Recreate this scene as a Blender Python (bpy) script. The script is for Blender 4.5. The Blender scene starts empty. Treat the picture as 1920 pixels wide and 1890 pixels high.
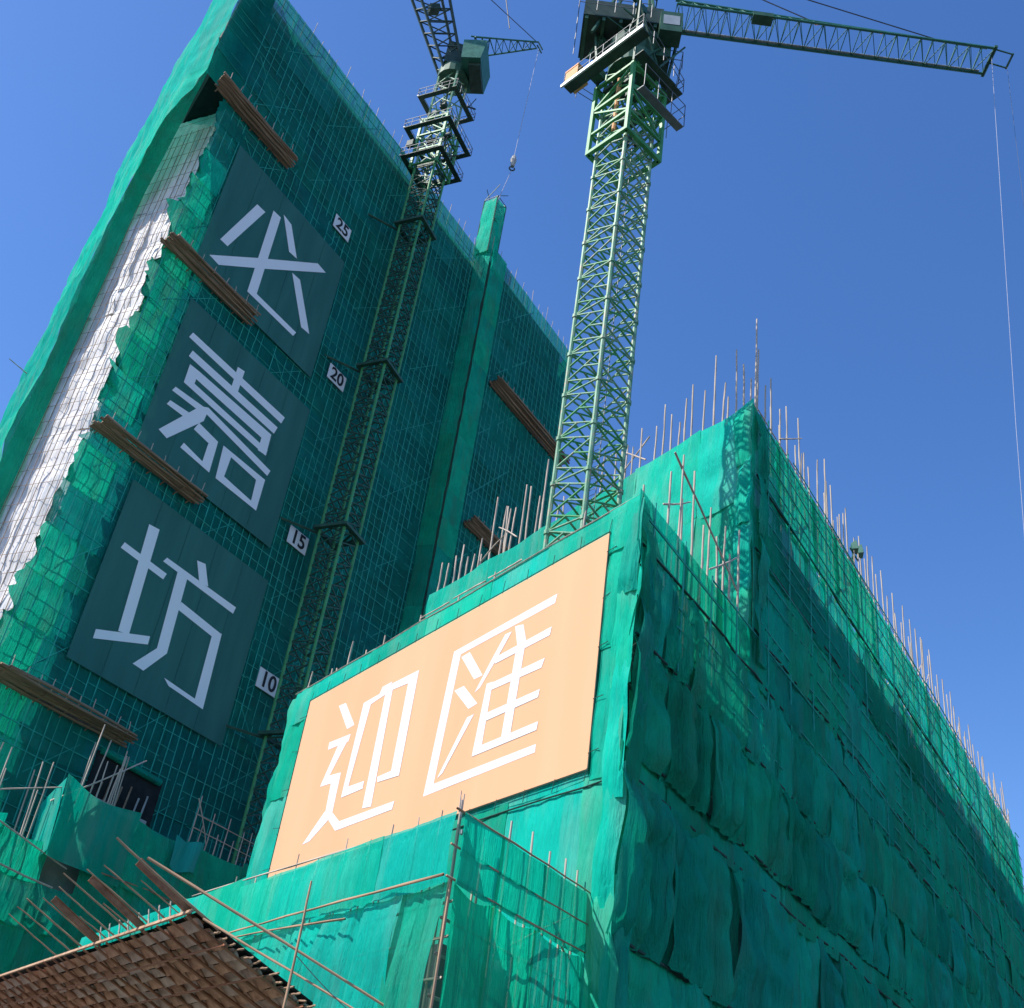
import bpy, math, random
from mathutils import Vector, Matrix, noise

random.seed(7)
S = bpy.context.scene
COL = S.collection
V = Vector
R_ = math.radians

# ------------------------------------------------------------------ camera
cam_d = bpy.data.cameras.new('camera')
cam_d.sensor_fit = 'HORIZONTAL'; cam_d.sensor_width = 36.0
cam_d.lens = 36.0 * 2150 / 1920
cam_d.clip_start = 0.1; cam_d.clip_end = 4000
cam = bpy.data.objects.new('camera', cam_d); COL.objects.link(cam)
cam.matrix_world = Matrix(((0.98844312, -0.15159222, 0, 0),
                           (-0.08395561, -0.54742485, -0.83263286, 0),
                           (0.12622066, 0.82301022, -0.55382535, 1.6),
                           (0, 0, 0, 1)))
S.camera = cam

# ------------------------------------------------------------------ sky, sun, exposure
SUN_AZ = math.atan2(-0.96, -0.26)      # clockwise from +Y
SUN_EL = R_(48)
sun_dir = V((math.sin(SUN_AZ) * math.cos(SUN_EL), math.cos(SUN_AZ) * math.cos(SUN_EL), math.sin(SUN_EL)))
w = bpy.data.worlds.new('World'); S.world = w; w.use_nodes = True
nt = w.node_tree
sky = nt.nodes.new('ShaderNodeTexSky'); sky.sky_type = 'NISHITA'; sky.sun_disc = False
sky.sun_elevation = SUN_EL; sky.sun_rotation = SUN_AZ
sky.air_density = 1.0; sky.dust_density = 0.5; sky.ozone_density = 3.0; sky.altitude = 50
bg = nt.nodes['Background']; bg.inputs['Strength'].default_value = 0.15
hs_ = nt.nodes.new('ShaderNodeHueSaturation'); hs_.inputs['Saturation'].default_value = 1.24; hs_.inputs['Hue'].default_value = 0.509; hs_.inputs['Value'].default_value = 1.16   # the camera's vivid colour, evenly over the whole sky
nt.links.new(sky.outputs['Color'], hs_.inputs['Color']); nt.links.new(hs_.outputs['Color'], bg.inputs['Color'])
sl = bpy.data.lights.new('sun', 'SUN'); sl.energy = 5.0; sl.angle = R_(0.53); sl.color = (1.0, 0.95, 0.87)
so = bpy.data.objects.new('sun', sl); COL.objects.link(so)
so.rotation_euler = (-sun_dir).to_track_quat('-Z', 'Y').to_euler()
S.view_settings.view_transform = 'Standard'; S.view_settings.look = 'None'
S.view_settings.exposure = 0.35; S.view_settings.gamma = 1.0; S.view_settings.use_curve_mapping = False
S.cycles.max_bounces = 6; S.cycles.diffuse_bounces = 3; S.cycles.transparent_max_bounces = 10; S.cycles.transmission_bounces = 3

# ------------------------------------------------------------------ frames of the place
A = V((-0.52697, 0.84988, 0)); B = V((0.57684, 0.81686, 0)); UP = V((0, 0, 1))
nA = V((-0.84988, -0.52697, 0)); nB = V((0.81686, -0.57684, 0))     # outward normals
K1 = V((4.3116, 31.7082, 0))        # street corner of the near building
T0 = V((-17.813, 88.2196, 0))       # a point at the foot of the tower's front
def R3(a, b, h): return K1 + A * a + B * b + UP * h              # near building, oblique axes
def TW(u, h, d=0.0): return T0 + B * u + nB * d + UP * h         # tower, along front / out of it

# ------------------------------------------------------------------ materials
def new_mat(name):
    m = bpy.data.materials.new(name); m.use_nodes = True
    n = m.node_tree.nodes; n.clear()
    o = n.new('ShaderNodeOutputMaterial')
    return m, n, m.node_tree.links, o

def tex_coord(n, l, scale=(1, 1, 1), kind='Object', rnd=True):
    tc = n.new('ShaderNodeTexCoord'); mp = n.new('ShaderNodeMapping')
    mp.inputs['Scale'].default_value = scale
    l.new(tc.outputs[kind], mp.inputs['Vector'])
    if rnd:
        oi = n.new('ShaderNodeObjectInfo'); mu = n.new('ShaderNodeMath'); mu.operation = 'MULTIPLY'
        mu.inputs[1].default_value = 57.0
        l.new(oi.outputs['Random'], mu.inputs[0])
        cx = n.new('ShaderNodeCombineXYZ')
        for k in 'XYZ': l.new(mu.outputs[0], cx.inputs[k])
        l.new(cx.outputs[0], mp.inputs['Location'])
    return mp

def ramp(n, l, src, stops):
    r = n.new('ShaderNodeValToRGB')
    el = r.color_ramp.elements
    el[0].position, el[0].color = stops[0][0], (*stops[0][1], 1)
    el[1].position, el[1].color = stops[1][0], (*stops[1][1], 1)
    for p, c in stops[2:]:
        e = el.new(p); e.color = (*c, 1)
    l.new(src, r.inputs['Fac'])
    return r

def ntex(n, l, mp, scale, detail=4, rough=0.55):
    t = n.new('ShaderNodeTexNoise'); t.inputs['Scale'].default_value = scale
    t.inputs['Detail'].default_value = detail; t.inputs['Roughness'].default_value = rough
    l.new(mp.outputs[0], t.inputs['Vector']); return t

def net_mat(name, c0, c1, dirt_shade, dirt_shade_amt=0.3, alpha=0.1, trans=0.42, bump=0.25):
    m, n, l, o = new_mat(name)
    mp = tex_coord(n, l, (1, 1, 1)); mv = tex_coord(n, l, (1.0, 1.0, 0.22))
    base = ramp(n, l, ntex(n, l, mp, 0.55).outputs['Fac'], [(0.3, c0), (0.7, c1)])
    d = ramp(n, l, ntex(n, l, mv, 0.9, 5).outputs['Fac'], [(0.47, (0, 0, 0)), (0.72, (1, 1, 1))])  # streak mask, for dirt and for painted fold shade
    mul = n.new('ShaderNodeMath'); mul.operation = 'MULTIPLY'; mul.inputs[1].default_value = dirt_shade_amt
    l.new(d.outputs['Color'], mul.inputs[0])
    mx = n.new('ShaderNodeMix'); mx.data_type = 'RGBA'
    l.new(mul.outputs[0], mx.inputs['Factor']); l.new(base.outputs['Color'], mx.inputs['A']); mx.inputs['B'].default_value = (*dirt_shade, 1)
    oi = n.new('ShaderNodeObjectInfo'); hv = n.new('ShaderNodeHueSaturation'); l.new(mx.outputs['Result'], hv.inputs['Color'])
    mr = n.new('ShaderNodeMapRange'); mr.inputs['To Min'].default_value = 0.78; mr.inputs['To Max'].default_value = 1.12; l.new(oi.outputs['Random'], mr.inputs['Value']); l.new(mr.outputs[0], hv.inputs['Value'])
    mh = n.new('ShaderNodeMath'); mh.operation = 'MULTIPLY'; mh.inputs[1].default_value = 7.31; l.new(oi.outputs['Random'], mh.inputs[0])
    mf = n.new('ShaderNodeMath'); mf.operation = 'FRACT'; l.new(mh.outputs[0], mf.inputs[0])
    m3 = n.new('ShaderNodeMapRange'); m3.inputs['To Min'].default_value = 0.485; m3.inputs['To Max'].default_value = 0.513; l.new(mf.outputs[0], m3.inputs['Value']); l.new(m3.outputs[0], hv.inputs['Hue'])
    colr = hv.outputs['Color']
    mw = tex_coord(n, l, (1.0, 1.0, 0.10)); bw = ntex(n, l, mw, 6.5, 5, 0.62); b2 = ntex(n, l, mv, 1.3, 3, 0.5)
    ad = n.new('ShaderNodeMath'); ad.operation = 'ADD'; l.new(bw.outputs['Fac'], ad.inputs[0]); l.new(b2.outputs['Fac'], ad.inputs[1])
    bp = n.new('ShaderNodeBump'); bp.inputs['Strength'].default_value = bump; bp.inputs['Distance'].default_value = 0.32
    l.new(ad.outputs[0], bp.inputs['Height'])
    df = n.new('ShaderNodeBsdfDiffuse'); tr = n.new('ShaderNodeBsdfTranslucent'); tp = n.new('ShaderNodeBsdfTransparent')
    l.new(colr, df.inputs['Color']); l.new(bp.outputs[0], df.inputs['Normal'])
    l.new(colr, tr.inputs['Color']); l.new(bp.outputs[0], tr.inputs['Normal'])
    m1 = n.new('ShaderNodeMixShader'); m1.inputs[0].default_value = trans
    l.new(df.outputs[0], m1.inputs[1]); l.new(tr.outputs[0], m1.inputs[2])
    gl = n.new('ShaderNodeBsdfGlossy'); gl.inputs['Roughness'].default_value = 0.55; l.new(bp.outputs[0], gl.inputs['Normal'])
    mg = n.new('ShaderNodeMixShader'); mg.inputs[0].default_value = 0.008
    l.new(m1.outputs[0], mg.inputs[1]); l.new(gl.outputs[0], mg.inputs[2])
    # the open weave, thinner in places
    al = ramp(n, l, ntex(n, l, mp, 2.6, 3).outputs['Fac'], [(0.35, (alpha * 0.75,) * 3), (0.75, (min(1, alpha * 1.3),) * 3)])
    m2 = n.new('ShaderNodeMixShader'); l.new(al.outputs['Color'], m2.inputs[0])
    l.new(mg.outputs[0], m2.inputs[1]); l.new(tp.outputs[0], m2.inputs[2])
    l.new(m2.outputs[0], o.inputs['Surface'])
    return m

def plain(name, c0, c1, scale=1.5, rough=0.7, metal=0.0, stretch=(1, 1, 1), bump=0.0, spec=0.3, kind='Object', rnd=True, rust=None, rust_t=0.62):
    m, n, l, o = new_mat(name)
    mp = tex_coord(n, l, stretch, kind, rnd)
    t = ntex(n, l, mp, scale, 5, 0.6)
    base = ramp(n, l, t.outputs['Fac'], [(0.32, c0), (0.68, c1)]).outputs['Color']
    if rust:
        rr = ramp(n, l, ntex(n, l, mp, scale * 2.3, 6, 0.7).outputs['Fac'], [(rust_t, (0, 0, 0)), (rust_t + 0.08, (1, 1, 1))])
        mx = n.new('ShaderNodeMix'); mx.data_type = 'RGBA'; l.new(rr.outputs['Color'], mx.inputs['Factor'])
        l.new(base, mx.inputs['A']); mx.inputs['B'].default_value = (*rust, 1); base = mx.outputs['Result']
    p = n.new('ShaderNodeBsdfPrincipled')
    l.new(base, p.inputs['Base Color']); p.inputs['Roughness'].default_value = rough
    p.inputs['Metallic'].default_value = metal; p.inputs['Specular IOR Level'].default_value = spec
    if bump:
        bp = n.new('ShaderNodeBump'); bp.inputs['Strength'].default_value = bump; bp.inputs['Distance'].default_value = 0.1
        l.new(ntex(n, l, mp, scale * 4, 5).outputs['Fac'], bp.inputs['Height']); l.new(bp.outputs[0], p.inputs['Normal'])
    l.new(p.outputs[0], o.inputs['Surface'])
    return m

def sheet_mat(name, c0, c1, trans=0.15, scale=0.4, bump=0.08, streak=(1, 1, 0.15)):
    m, n, l, o = new_mat(name)
    mp = tex_coord(n, l, streak)
    base = ramp(n, l, ntex(n, l, mp, scale, 4).outputs['Fac'], [(0.3, c0), (0.7, c1)])
    bp = n.new('ShaderNodeBump'); bp.inputs['Strength'].default_value = bump; bp.inputs['Distance'].default_value = 0.2
    l.new(ntex(n, l, mp, scale * 3, 3).outputs['Fac'], bp.inputs['Height'])
    p = n.new('ShaderNodeBsdfPrincipled'); p.inputs['Roughness'].default_value = 0.6; p.inputs['Specular IOR Level'].default_value = 0.2
    tr = n.new('ShaderNodeBsdfTranslucent'); mx = n.new('ShaderNodeMixShader'); mx.inputs[0].default_value = trans
    l.new(base.outputs['Color'], p.inputs['Base Color']); l.new(base.outputs['Color'], tr.inputs['Color']); l.new(bp.outputs[0], p.inputs['Normal'])
    l.new(p.outputs[0], mx.inputs[1]); l.new(tr.outputs[0], mx.inputs[2]); l.new(mx.outputs[0], o.inputs['Surface'])
    return m

M = {}
M['net'] = net_mat('green_net', (0.001, 0.47, 0.34), (0.003, 0.60, 0.43), (0.20, 0.52, 0.40), 0.55, 0.05, 0.36, 0.5)
M['net_dirt_shade'] = net_mat('green_net_dirt_shade', (0.004, 0.47, 0.30), (0.010, 0.66, 0.41), (0.08, 0.34, 0.23), 0.6, 0.05, 0.34, 1.0)  # dark vertical streaks: dirt, plus pleat shading put into the colour
M['net_open'] = net_mat('green_net_open_weave', (0.001, 0.52, 0.34), (0.003, 0.66, 0.43), (0.02, 0.42, 0.28), 0.5, 0.08, 0.64, 0.8)
M['net_sheer'] = net_mat('green_net_sheer', (0.001, 0.50, 0.37), (0.003, 0.62, 0.46), (0.14, 0.52, 0.42), 0.6, 0.13, 0.40, 0.6)
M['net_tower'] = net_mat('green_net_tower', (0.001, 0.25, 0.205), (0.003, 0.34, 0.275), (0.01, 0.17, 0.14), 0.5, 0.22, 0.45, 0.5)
M['bamboo_net'] = plain('net_tied_bamboo', (0.008, 0.30, 0.24), (0.03, 0.46, 0.36), 2.0, 0.8)
M['bamboo'] = plain('weathered_bamboo', (0.36, 0.29, 0.23), (0.60, 0.51, 0.43), 3.0, 0.75, stretch=(1, 1, 0.2))
M['bamboo_tan'] = plain('tan_bamboo', (0.30, 0.17, 0.10), (0.50, 0.33, 0.21), 3.0, 0.75, stretch=(1, 1, 0.3))
M['bamboo_dark'] = plain('brown_bamboo', (0.18, 0.11, 0.07), (0.40, 0.27, 0.18), 2.2, 0.8, stretch=(1, 1, 1), bump=0.3)
M['core'] = plain('raw_concrete', (0.14, 0.14, 0.135), (0.24, 0.235, 0.225), 0.5, 0.9, bump=0.3)
M['slab'] = plain('slab_concrete', (0.34, 0.33, 0.32), (0.48, 0.47, 0.45), 0.8, 0.85, bump=0.2)
M['white_sheet'] = sheet_mat('white_sheeting', (0.62, 0.59, 0.60), (0.93, 0.91, 0.91), 0.12, 1.3, 0.5, (1, 1, 0.12))
M['orange'] = sheet_mat('orange_print', (0.73, 0.375, 0.20), (0.77, 0.415, 0.23), 0.03, 0.35, 0.05)
M['print_white'] = sheet_mat('white_print', (0.70, 0.685, 0.69), (0.74, 0.725, 0.73), 0.03, 0.35, 0.05)
M['teal'] = sheet_mat('teal_print', (0.036, 0.165, 0.138), (0.050, 0.205, 0.172), 0.2, 0.7, 0.15)
M['print_pale'] = sheet_mat('pale_print', (0.84, 0.83, 0.84), (0.88, 0.87, 0.88), 0.03, 0.35, 0.05)
M['sign'] = sheet_mat('sign_white', (0.74, 0.74, 0.74), (0.80, 0.80, 0.80), 0.0, 0.8, 0.02)
M['ink'] = plain('sign_black', (0.015, 0.015, 0.018), (0.02, 0.02, 0.025), 1, 0.6)
M['steel_pale'] = plain('pale_green_steel', (0.065, 0.24, 0.13), (0.24, 0.44, 0.30), 2.6, 0.5, stretch=(1, 1, 0.5), rust=(0.36, 0.31, 0.22), rust_t=0.53)
M['steel_green'] = plain('green_steel', (0.045, 0.24, 0.08), (0.085, 0.34, 0.13), 2.0, 0.45, rust=(0.16, 0.10, 0.06), rust_t=0.68)
M['steel_dark'] = plain('dark_green_steel', (0.020, 0.075, 0.050), (0.045, 0.13, 0.085), 1.6, 0.55, rust=(0.12, 0.07, 0.05), rust_t=0.66)
M['steel_teal'] = plain('teal_green_steel', (0.02, 0.12, 0.09), (0.05, 0.20, 0.15), 1.6, 0.5, rust=(0.34, 0.30, 0.26), rust_t=0.70)
M['machine'] = plain('crane_machinery', (0.018, 0.045, 0.036), (0.05, 0.09, 0.075), 1.4, 0.6, rust=(0.10, 0.06, 0.05), rust_t=0.6)
M['grey_metal'] = plain('galvanised_metal', (0.45, 0.46, 0.47), (0.62, 0.63, 0.64), 2.0, 0.5, metal=0.3)
M['rail'] = plain('railing_steel', (0.10, 0.12, 0.14), (0.17, 0.19, 0.21), 2.0, 0.5)
M['rope'] = plain('steel_rope', (0.05, 0.05, 0.06), (0.09, 0.09, 0.10), 4, 0.6)
M['line_pale'] = plain('pale_rope', (0.34, 0.36, 0.48), (0.42, 0.44, 0.55), 4, 0.7)
M['net_rope'] = plain('dark_net_rope', (0.012, 0.045, 0.038), (0.025, 0.075, 0.06), 3, 0.85)
M['crate'] = plain('orange_plywood', (0.62, 0.30, 0.12), (0.78, 0.42, 0.20), 2.0, 0.7)
M['rust'] = plain('rusty_steel', (0.22, 0.080, 0.040), (0.44, 0.19, 0.105), 3.0, 0.75, bump=0.3)
M['slat'] = plain('brown_slat', (0.30, 0.13, 0.075), (0.58, 0.30, 0.18), 3.5, 0.7, bump=0.4)
M['fan_sheet'] = plain('old_sheet_metal', (0.30, 0.18, 0.13), (0.56, 0.38, 0.29), 2.5, 0.55, bump=0.3)
M['shade_dark'] = plain('painted_shade', (0.012, 0.013, 0.014), (0.03, 0.03, 0.032), 1.0, 0.95)  # near-black colour standing in for shade
M['asphalt'] = plain('asphalt', (0.04, 0.04, 0.042), (0.065, 0.065, 0.066), 0.6, 0.9, bump=0.3, rnd=False)
M['paving'] = plain('pavement_slabs', (0.22, 0.21, 0.20), (0.30, 0.29, 0.28), 0.8, 0.85, bump=0.2, rnd=False)
M['lamp_glass'] = plain('lamp_glass', (0.30, 0.34, 0.36), (0.40, 0.44, 0.46), 2, 0.2)

# ------------------------------------------------------------------ mesh helpers
class MB:
    def __init__(self): self.v = []; self.f = []; self.smooth = False
    def bar(self, p, q, r, n=4, r2=None, rot=0.0):
        p = V(p); q = V(q); d = q - p
        if d.length < 1e-6: return self
        d.normalize(); a = d.orthogonal().normalized()
        if abs(d.z) < 0.9: a = d.cross(UP).normalized()
        b = d.cross(a); s = len(self.v); r2 = r if r2 is None else r2
        off = math.pi / n + rot
        for c, rr in ((p, r), (q, r2)):
            for k in range(n):
                t = 2 * math.pi * k / n + off
                self.v.append(c + a * math.cos(t) * rr + b * math.sin(t) * rr)
        for k in range(n):
            k2 = (k + 1) % n; self.f.append((s + k, s + k2, s + n + k2, s + n + k))
        self.f.append(tuple(range(s + n - 1, s - 1, -1))); self.f.append(tuple(range(s + n, s + 2 * n)))
        return self
    def poly_path(self, pts, r, n=5):
        for a, b in zip(pts, pts[1:]): self.bar(a, b, r, n)
        return self
    def hexa(self, p):      # 8 corners: bottom 4 then top 4
        s = len(self.v); self.v += [V(x) for x in p]
        for f in ((3, 2, 1, 0), (4, 5, 6, 7), (0, 1, 5, 4), (1, 2, 6, 5), (2, 3, 7, 6), (3, 0, 4, 7)):
            self.f.append(tuple(s + i for i in f))
        return self
    def box(self, c, ex, ey, ez):   # centre and half vectors
        c = V(c); ex = V(ex); ey = V(ey); ez = V(ez)
        return self.hexa([c - ex - ey - ez, c + ex - ey - ez, c + ex + ey - ez, c - ex + ey - ez,
                          c - ex - ey + ez, c + ex - ey + ez, c + ex + ey + ez, c - ex + ey + ez])
    def prism(self, pts, vec):      # polygon extruded by vec
        s = len(self.v); n = len(pts); vec = V(vec)
        self.v += [V(p) for p in pts] + [V(p) + vec for p in pts]
        self.f.append(tuple(range(s + n - 1, s - 1, -1))); self.f.append(tuple(range(s + n, s + 2 * n)))
        for k in range(n):
            k2 = (k + 1) % n; self.f.append((s + k, s + k2, s + n + k2, s + n + k))
        return self
    def grid(self, fn, nx, ny):
        s = len(self.v)
        for j in range(ny + 1):
            for i in range(nx + 1): self.v.append(V(fn(i / nx, j / ny)))
        for j in range(ny):
            for i in range(nx):
                a = s + j * (nx + 1) + i; self.f.append((a, a + 1, a + nx + 2, a + nx + 1))
        return self
    def mesh(self, name, mat, org=V((0, 0, 0))):
        m = bpy.data.meshes.new(name); m.from_pydata([tuple(x - org) for x in self.v], [], self.f)
        m.materials.append(mat)
        if self.smooth: m.polygons.foreach_set('use_smooth', [True] * len(m.polygons))
        m.update(); return m
    def build(self, name, mat, parent=None, kind=None):
        org = V((0, 0, 0))
        p = parent
        while p is not None: org += p.location; p = p.parent
        o = bpy.data.objects.new(name, self.mesh(name, mat, org)); COL.objects.link(o)
        if parent is not None: o.parent = parent
        if kind: o['kind'] = kind
        return o

def thing(name, loc, label, cat, group=None):
    o = bpy.data.objects.new(name, None); COL.objects.link(o); o.location = loc; o.empty_display_size = 0.2
    o['label'] = label; o['category'] = cat
    if group: o['group'] = group
    return o

def place(name, mesh, parent, mat4):     # an object sharing mesh data, matrix given in world space
    o = bpy.data.objects.new(name, mesh); COL.objects.link(o)
    org = V((0, 0, 0)); p = parent
    while p is not None: org += p.location; p = p.parent
    o.parent = parent
    o.matrix_basis = Matrix.Translation(-org) @ mat4
    return o

def frame(loc, x, z=UP):
    x = V(x).normalized(); z = V(z); y = z.cross(x).normalized(); z = x.cross(y).normalized()
    m = Matrix((x, y, z)).transposed().to_4x4(); m.translation = V(loc); return m

# bamboo poles: a few shared shapes of unit length, scaled in z
def make_pole_mesh(k, mat):
    rnd = random.Random(100 + k); mb = MB(); mb.smooth = True
    n, rings = 6, 9
    bx, by = rnd.uniform(-1, 1), rnd.uniform(-1, 1)
    for j in range(rings):
        t = j / (rings - 1); r = 1.0 - 0.35 * t + (0.10 if j % 2 else 0)
        cx = bx * math.sin(math.pi * t) * 0.9 + rnd.uniform(-.25, .25); cy = by * math.sin(math.pi * t) * 0.9 + rnd.uniform(-.25, .25)
        for i in range(n):
            a = 2 * math.pi * i / n; mb.v.append(V((cx + r * math.cos(a), cy + r * math.sin(a), t)))
    for j in range(rings - 1):
        for i in range(n):
            i2 = (i + 1) % n; mb.f.append((j * n + i, j * n + i2, (j + 1) * n + i2, (j + 1) * n + i))
    mb.f.append(tuple(range(n - 1, -1, -1))); mb.f.append(tuple(range((rings - 1) * n, rings * n)))
    return mb.mesh('bamboo_pole', mat)
POLES = [make_pole_mesh(k, M['bamboo']) for k in range(5)]
POLES_D = [make_pole_mesh(k + 5, M['bamboo_dark']) for k in range(3)]
POLES_T = [make_pole_mesh(k + 12, M['bamboo_tan']) for k in range(3)]
POLES_R = [make_pole_mesh(k + 9, M['rust']) for k in range(3)]
def pole(parent, p, q, r=0.05, name='bamboo_pole', meshes=POLES):
    p = V(p); q = V(q); d = q - p; L = d.length; d.normalize()
    x = d.orthogonal().normalized(); y = d.cross(x)
    a = random.uniform(0, 6.28); x2 = x * math.cos(a) + y * math.sin(a); y2 = d.cross(x2)
    m = Matrix((x2 * r, y2 * r, d * L)).transposed().to_4x4(); m.translation = p
    return place(name, random.choice(meshes), parent, m)

# net panels: local x along the face, z up (0 at the top edge, negative below), y INTO the face
def panel_mesh(wd, ht, seed, bag=0.0, fold=0.05, sag_t=0.0, sag_b=0.0, res=0.28, kf=1.6, mat=None, ragged_left=0.0, stretch=0.35, swag=0.0):
    nx = max(4, min(30, int(wd / res))); nz = max(4, min(30, int(ht / res / 1.3)))
    mb = MB(); mb.smooth = True; sx = seed * 13.37
    for j in range(nz + 1):
        t = j / nz
        for i in range(nx + 1):
            s = i / nx
            arch = math.sin(math.pi * s)
            x = wd * s; z = -ht * t - sag_t * arch * (1 - t) - sag_b * arch * t
            out = bag * (max(0, arch) ** 0.7) * (0.25 + 0.75 * t) * min(1.0, t * 4) * (1 - 0.45 * max(0, (t - 0.7) / 0.3) ** 2)
            n1 = noise.noise(V((x * kf + sx, t * ht * stretch, seed)))
            n2 = noise.noise(V((x * kf * 2.7 + sx, t * ht * stretch * 1.6, seed + 9)))
            rid = 1 - 2 * abs(n1)
            gat = 0.35 + 0.65 * min(1, t * 5, (1 - t) * 6 + 0.25)
            out = out * (0.55 + 0.75 * rid) + fold * (rid * 0.95 + n2 * 0.9) * gat
            out += fold * 0.8 * noise.noise(V((x * 0.5 + sx, z * 0.5, seed + 3)))
            if swag:    # folds hanging as chains between the tie points
                q = t * ht + 0.9 * (1 - arch) * ht * 0.35
                out += swag * math.sin(q * 4.6 + seed + 1.5 * n1) * arch * max(0.0, 1 - abs(t - 0.35) * 1.6)
            if ragged_left and i == 0:
                x += ragged_left * (0.4 + 1.9 * noise.noise(V((seed * .37, z * 0.33, 4))) + 0.7 * noise.noise(V((seed, z * 2.1, 8))))
            elif ragged_left and i == 1:
                x += ragged_left * 0.5 * noise.noise(V((seed, z * 0.9, 14)))
            mb.v.append(V((x, -out, z)))
    for j in range(nz):
        for i in range(nx):
            a = j * (nx + 1) + i; mb.f.append((a, a + 1, a + nx + 2, a + nx + 1))
    return mb.mesh('net_panel', mat or M['net'])

SEED = [0]
def panel(parent, top_left, ex, wd, ht, tilt=0.0, name='net_panel', **kw):
    SEED[0] += 1
    return place(name, panel_mesh(wd, ht, SEED[0], **kw), parent, frame(top_left, ex))

def splits(a, b, lo, hi):
    out = [a]
    while out[-1] < b - lo: out.append(min(b, out[-1] + random.uniform(lo, hi)))
    if out[-1] < b:
        if b - out[-1] < lo * 0.7 and len(out) > 1: out[-1] = b
        else: out.append(b)
    return out

# ================================================================== GROUND
g = MB().grid(lambda s, t: V((-1500 + 3000 * s, -1500 + 3000 * t, 0)), 12, 12).build('ground', M['asphalt']); g['kind'] = 'structure'
pv = MB()
p0 = R3(-2, -11.5, 0); pv.prism([R3(-3.5, -12, 0.004), R3(-3.5, 90, 0.004), R3(60, 90, 0.004), R3(60, -12, 0.004)], UP * 0.13)
pv = pv.build('pavement', M['paving']); pv['kind'] = 'structure'

# ================================================================== NEAR BUILDING
H1, H2 = 23.9, 35.6
BK = 10.2                 # setback of the taller block
BE = 69.0                 # far end of the long face
NB = thing('netted_building', R3(4, 6, 0), 'lower building wrapped in bright green netting, bristling with bamboo poles, behind the orange banner', 'building')
c = MB()
c.prism([R3(1.2, 1.2, 0.13), R3(24.2, 1.2, 0.13), R3(24.2, 11.2, 0.13), R3(1.2, 11.2, 0.13)], UP * 21.3)
c.build('lower_core', M['core'], NB)
c = MB()
c.prism([R3(1.2, 11.25, 0.13), R3(26, 11.25, 0.13), R3(26, 67.8, 0.13), R3(1.2, 67.8, 0.13)], UP * 31.9)
c.build('upper_core', M['core'], NB)
# uneven boxes added along the roof edge to break up the core's shadow line
b = 11.6
while b < 66:
    wd = random.uniform(1.2, 3.2); hh = random.choice((.2, .35, .5, .8, 1.0, 1.3))
    if random.random() < .8: MB().box(R3(1.25 + random.uniform(0, .5), b + wd / 2, 32.03 + hh / 2), B * wd / 2 * .96, nB * .05, UP * hh / 2).build('shadow_edge_box', M['bamboo_dark'], NB)
    b += wd
# floor slab edges seen as shadows through the weave
for h in (5.0, 9.4, 13.9, 18.3):
    MB().prism([R3(0.85, 0.85, h), R3(24.4, 0.85, h), R3(24.4, 1.15, h), R3(1.15, 1.15, h), R3(1.15, 67.7, h), R3(0.85, 67.7, h)], UP * 0.25).build('floor_slab', M['slab'], NB)
for h in (22.4, 27.0, 30.6):
    MB().prism([R3(0.85, 11.0, h), R3(1.15, 11.0, h), R3(1.15, 67.7, h), R3(0.85, 67.7, h)], UP * 0.25).build('floor_slab', M['slab'], NB)

# --- long shaded face: rows of draped net panels, each row overlapping the one below
def row_right(b0, b1, top, bot, lo, hi, mat, **kw):
    xs = splits(b0, b1, lo, hi)
    for a, b in zip(xs, xs[1:]):
        wd = b - a
        k = dict(kw)
        for q in ('bag', 'fold', 'sag_t', 'sag_b', 'swag', 'kf'):
            if q in k: k[q] = k[q] * random.uniform(0.55, 1.35)
        off = 0.02 + random.uniform(0, 0.05)
        panel(NB, R3(0, a - 0.28, top + random.uniform(-.05, .08)) + nB * off, B, wd + 0.56, top - bot + random.uniform(0.05, 0.3), mat=mat, **k)
    return xs
drape = dict(bag=0.12, fold=0.38, sag_t=0.07, sag_b=0.10, kf=1.3, stretch=0.05, swag=0.10, res=0.12)
row_right(0.0, BE, 5.0, 0.35, 2.2, 3.8, M['net_dirt_shade'], **drape)
row_right(0.0, BE, 9.5, 5.0, 2.2, 3.8, M['net_dirt_shade'], **drape)
row_right(0.0, BE, 14.1, 9.5, 2.0, 3.6, M['net_dirt_shade'], **drape)
row_right(0.0, BE, 15.0, 14.1, 2.4, 4.4, M['net_dirt_shade'], bag=0.14, fold=0.06, sag_t=0.06, sag_b=0.12)
row_right(0.0, BE, 18.6, 15.0, 2.0, 3.6, M['net_dirt_shade'], **drape)
row_right(0.0, BE, 22.0, 18.6, 2.0, 3.4, M['net_dirt_shade'], bag=0.16, fold=0.2, sag_t=0.10, sag_b=0.14, kf=1.8, stretch=0.1, swag=.06, res=.14)
row_right(0.0, BK, H1, 22.0, 2.4, 3.6, M['net_open'], bag=0.10, fold=0.04, sag_t=0.05, sag_b=0.12)
row_right(BK, BE, 24.0, 22.0, 2.2, 3.4, M['net_dirt_shade'], bag=0.16, fold=0.16, sag_t=0.08, sag_b=0.16)
row_right(BK, BE, 27.8, 24.0, 2.4, 4.2, M['net_dirt_shade'], bag=0.16, fold=0.14, sag_t=0.08, sag_b=0.12, swag=.05, stretch=.14, res=.18)
row_right(BK, BE, 31.6, 27.8, 2.6, 4.6, M['net_open'], bag=0.22, fold=0.07, sag_t=0.08, sag_b=0.18)
row_right(BK, BE, H2, 31.6, 3.0, 5.2, M['net_open'], bag=0.14, fold=0.06, sag_t=0.10, sag_b=0.12)
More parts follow.
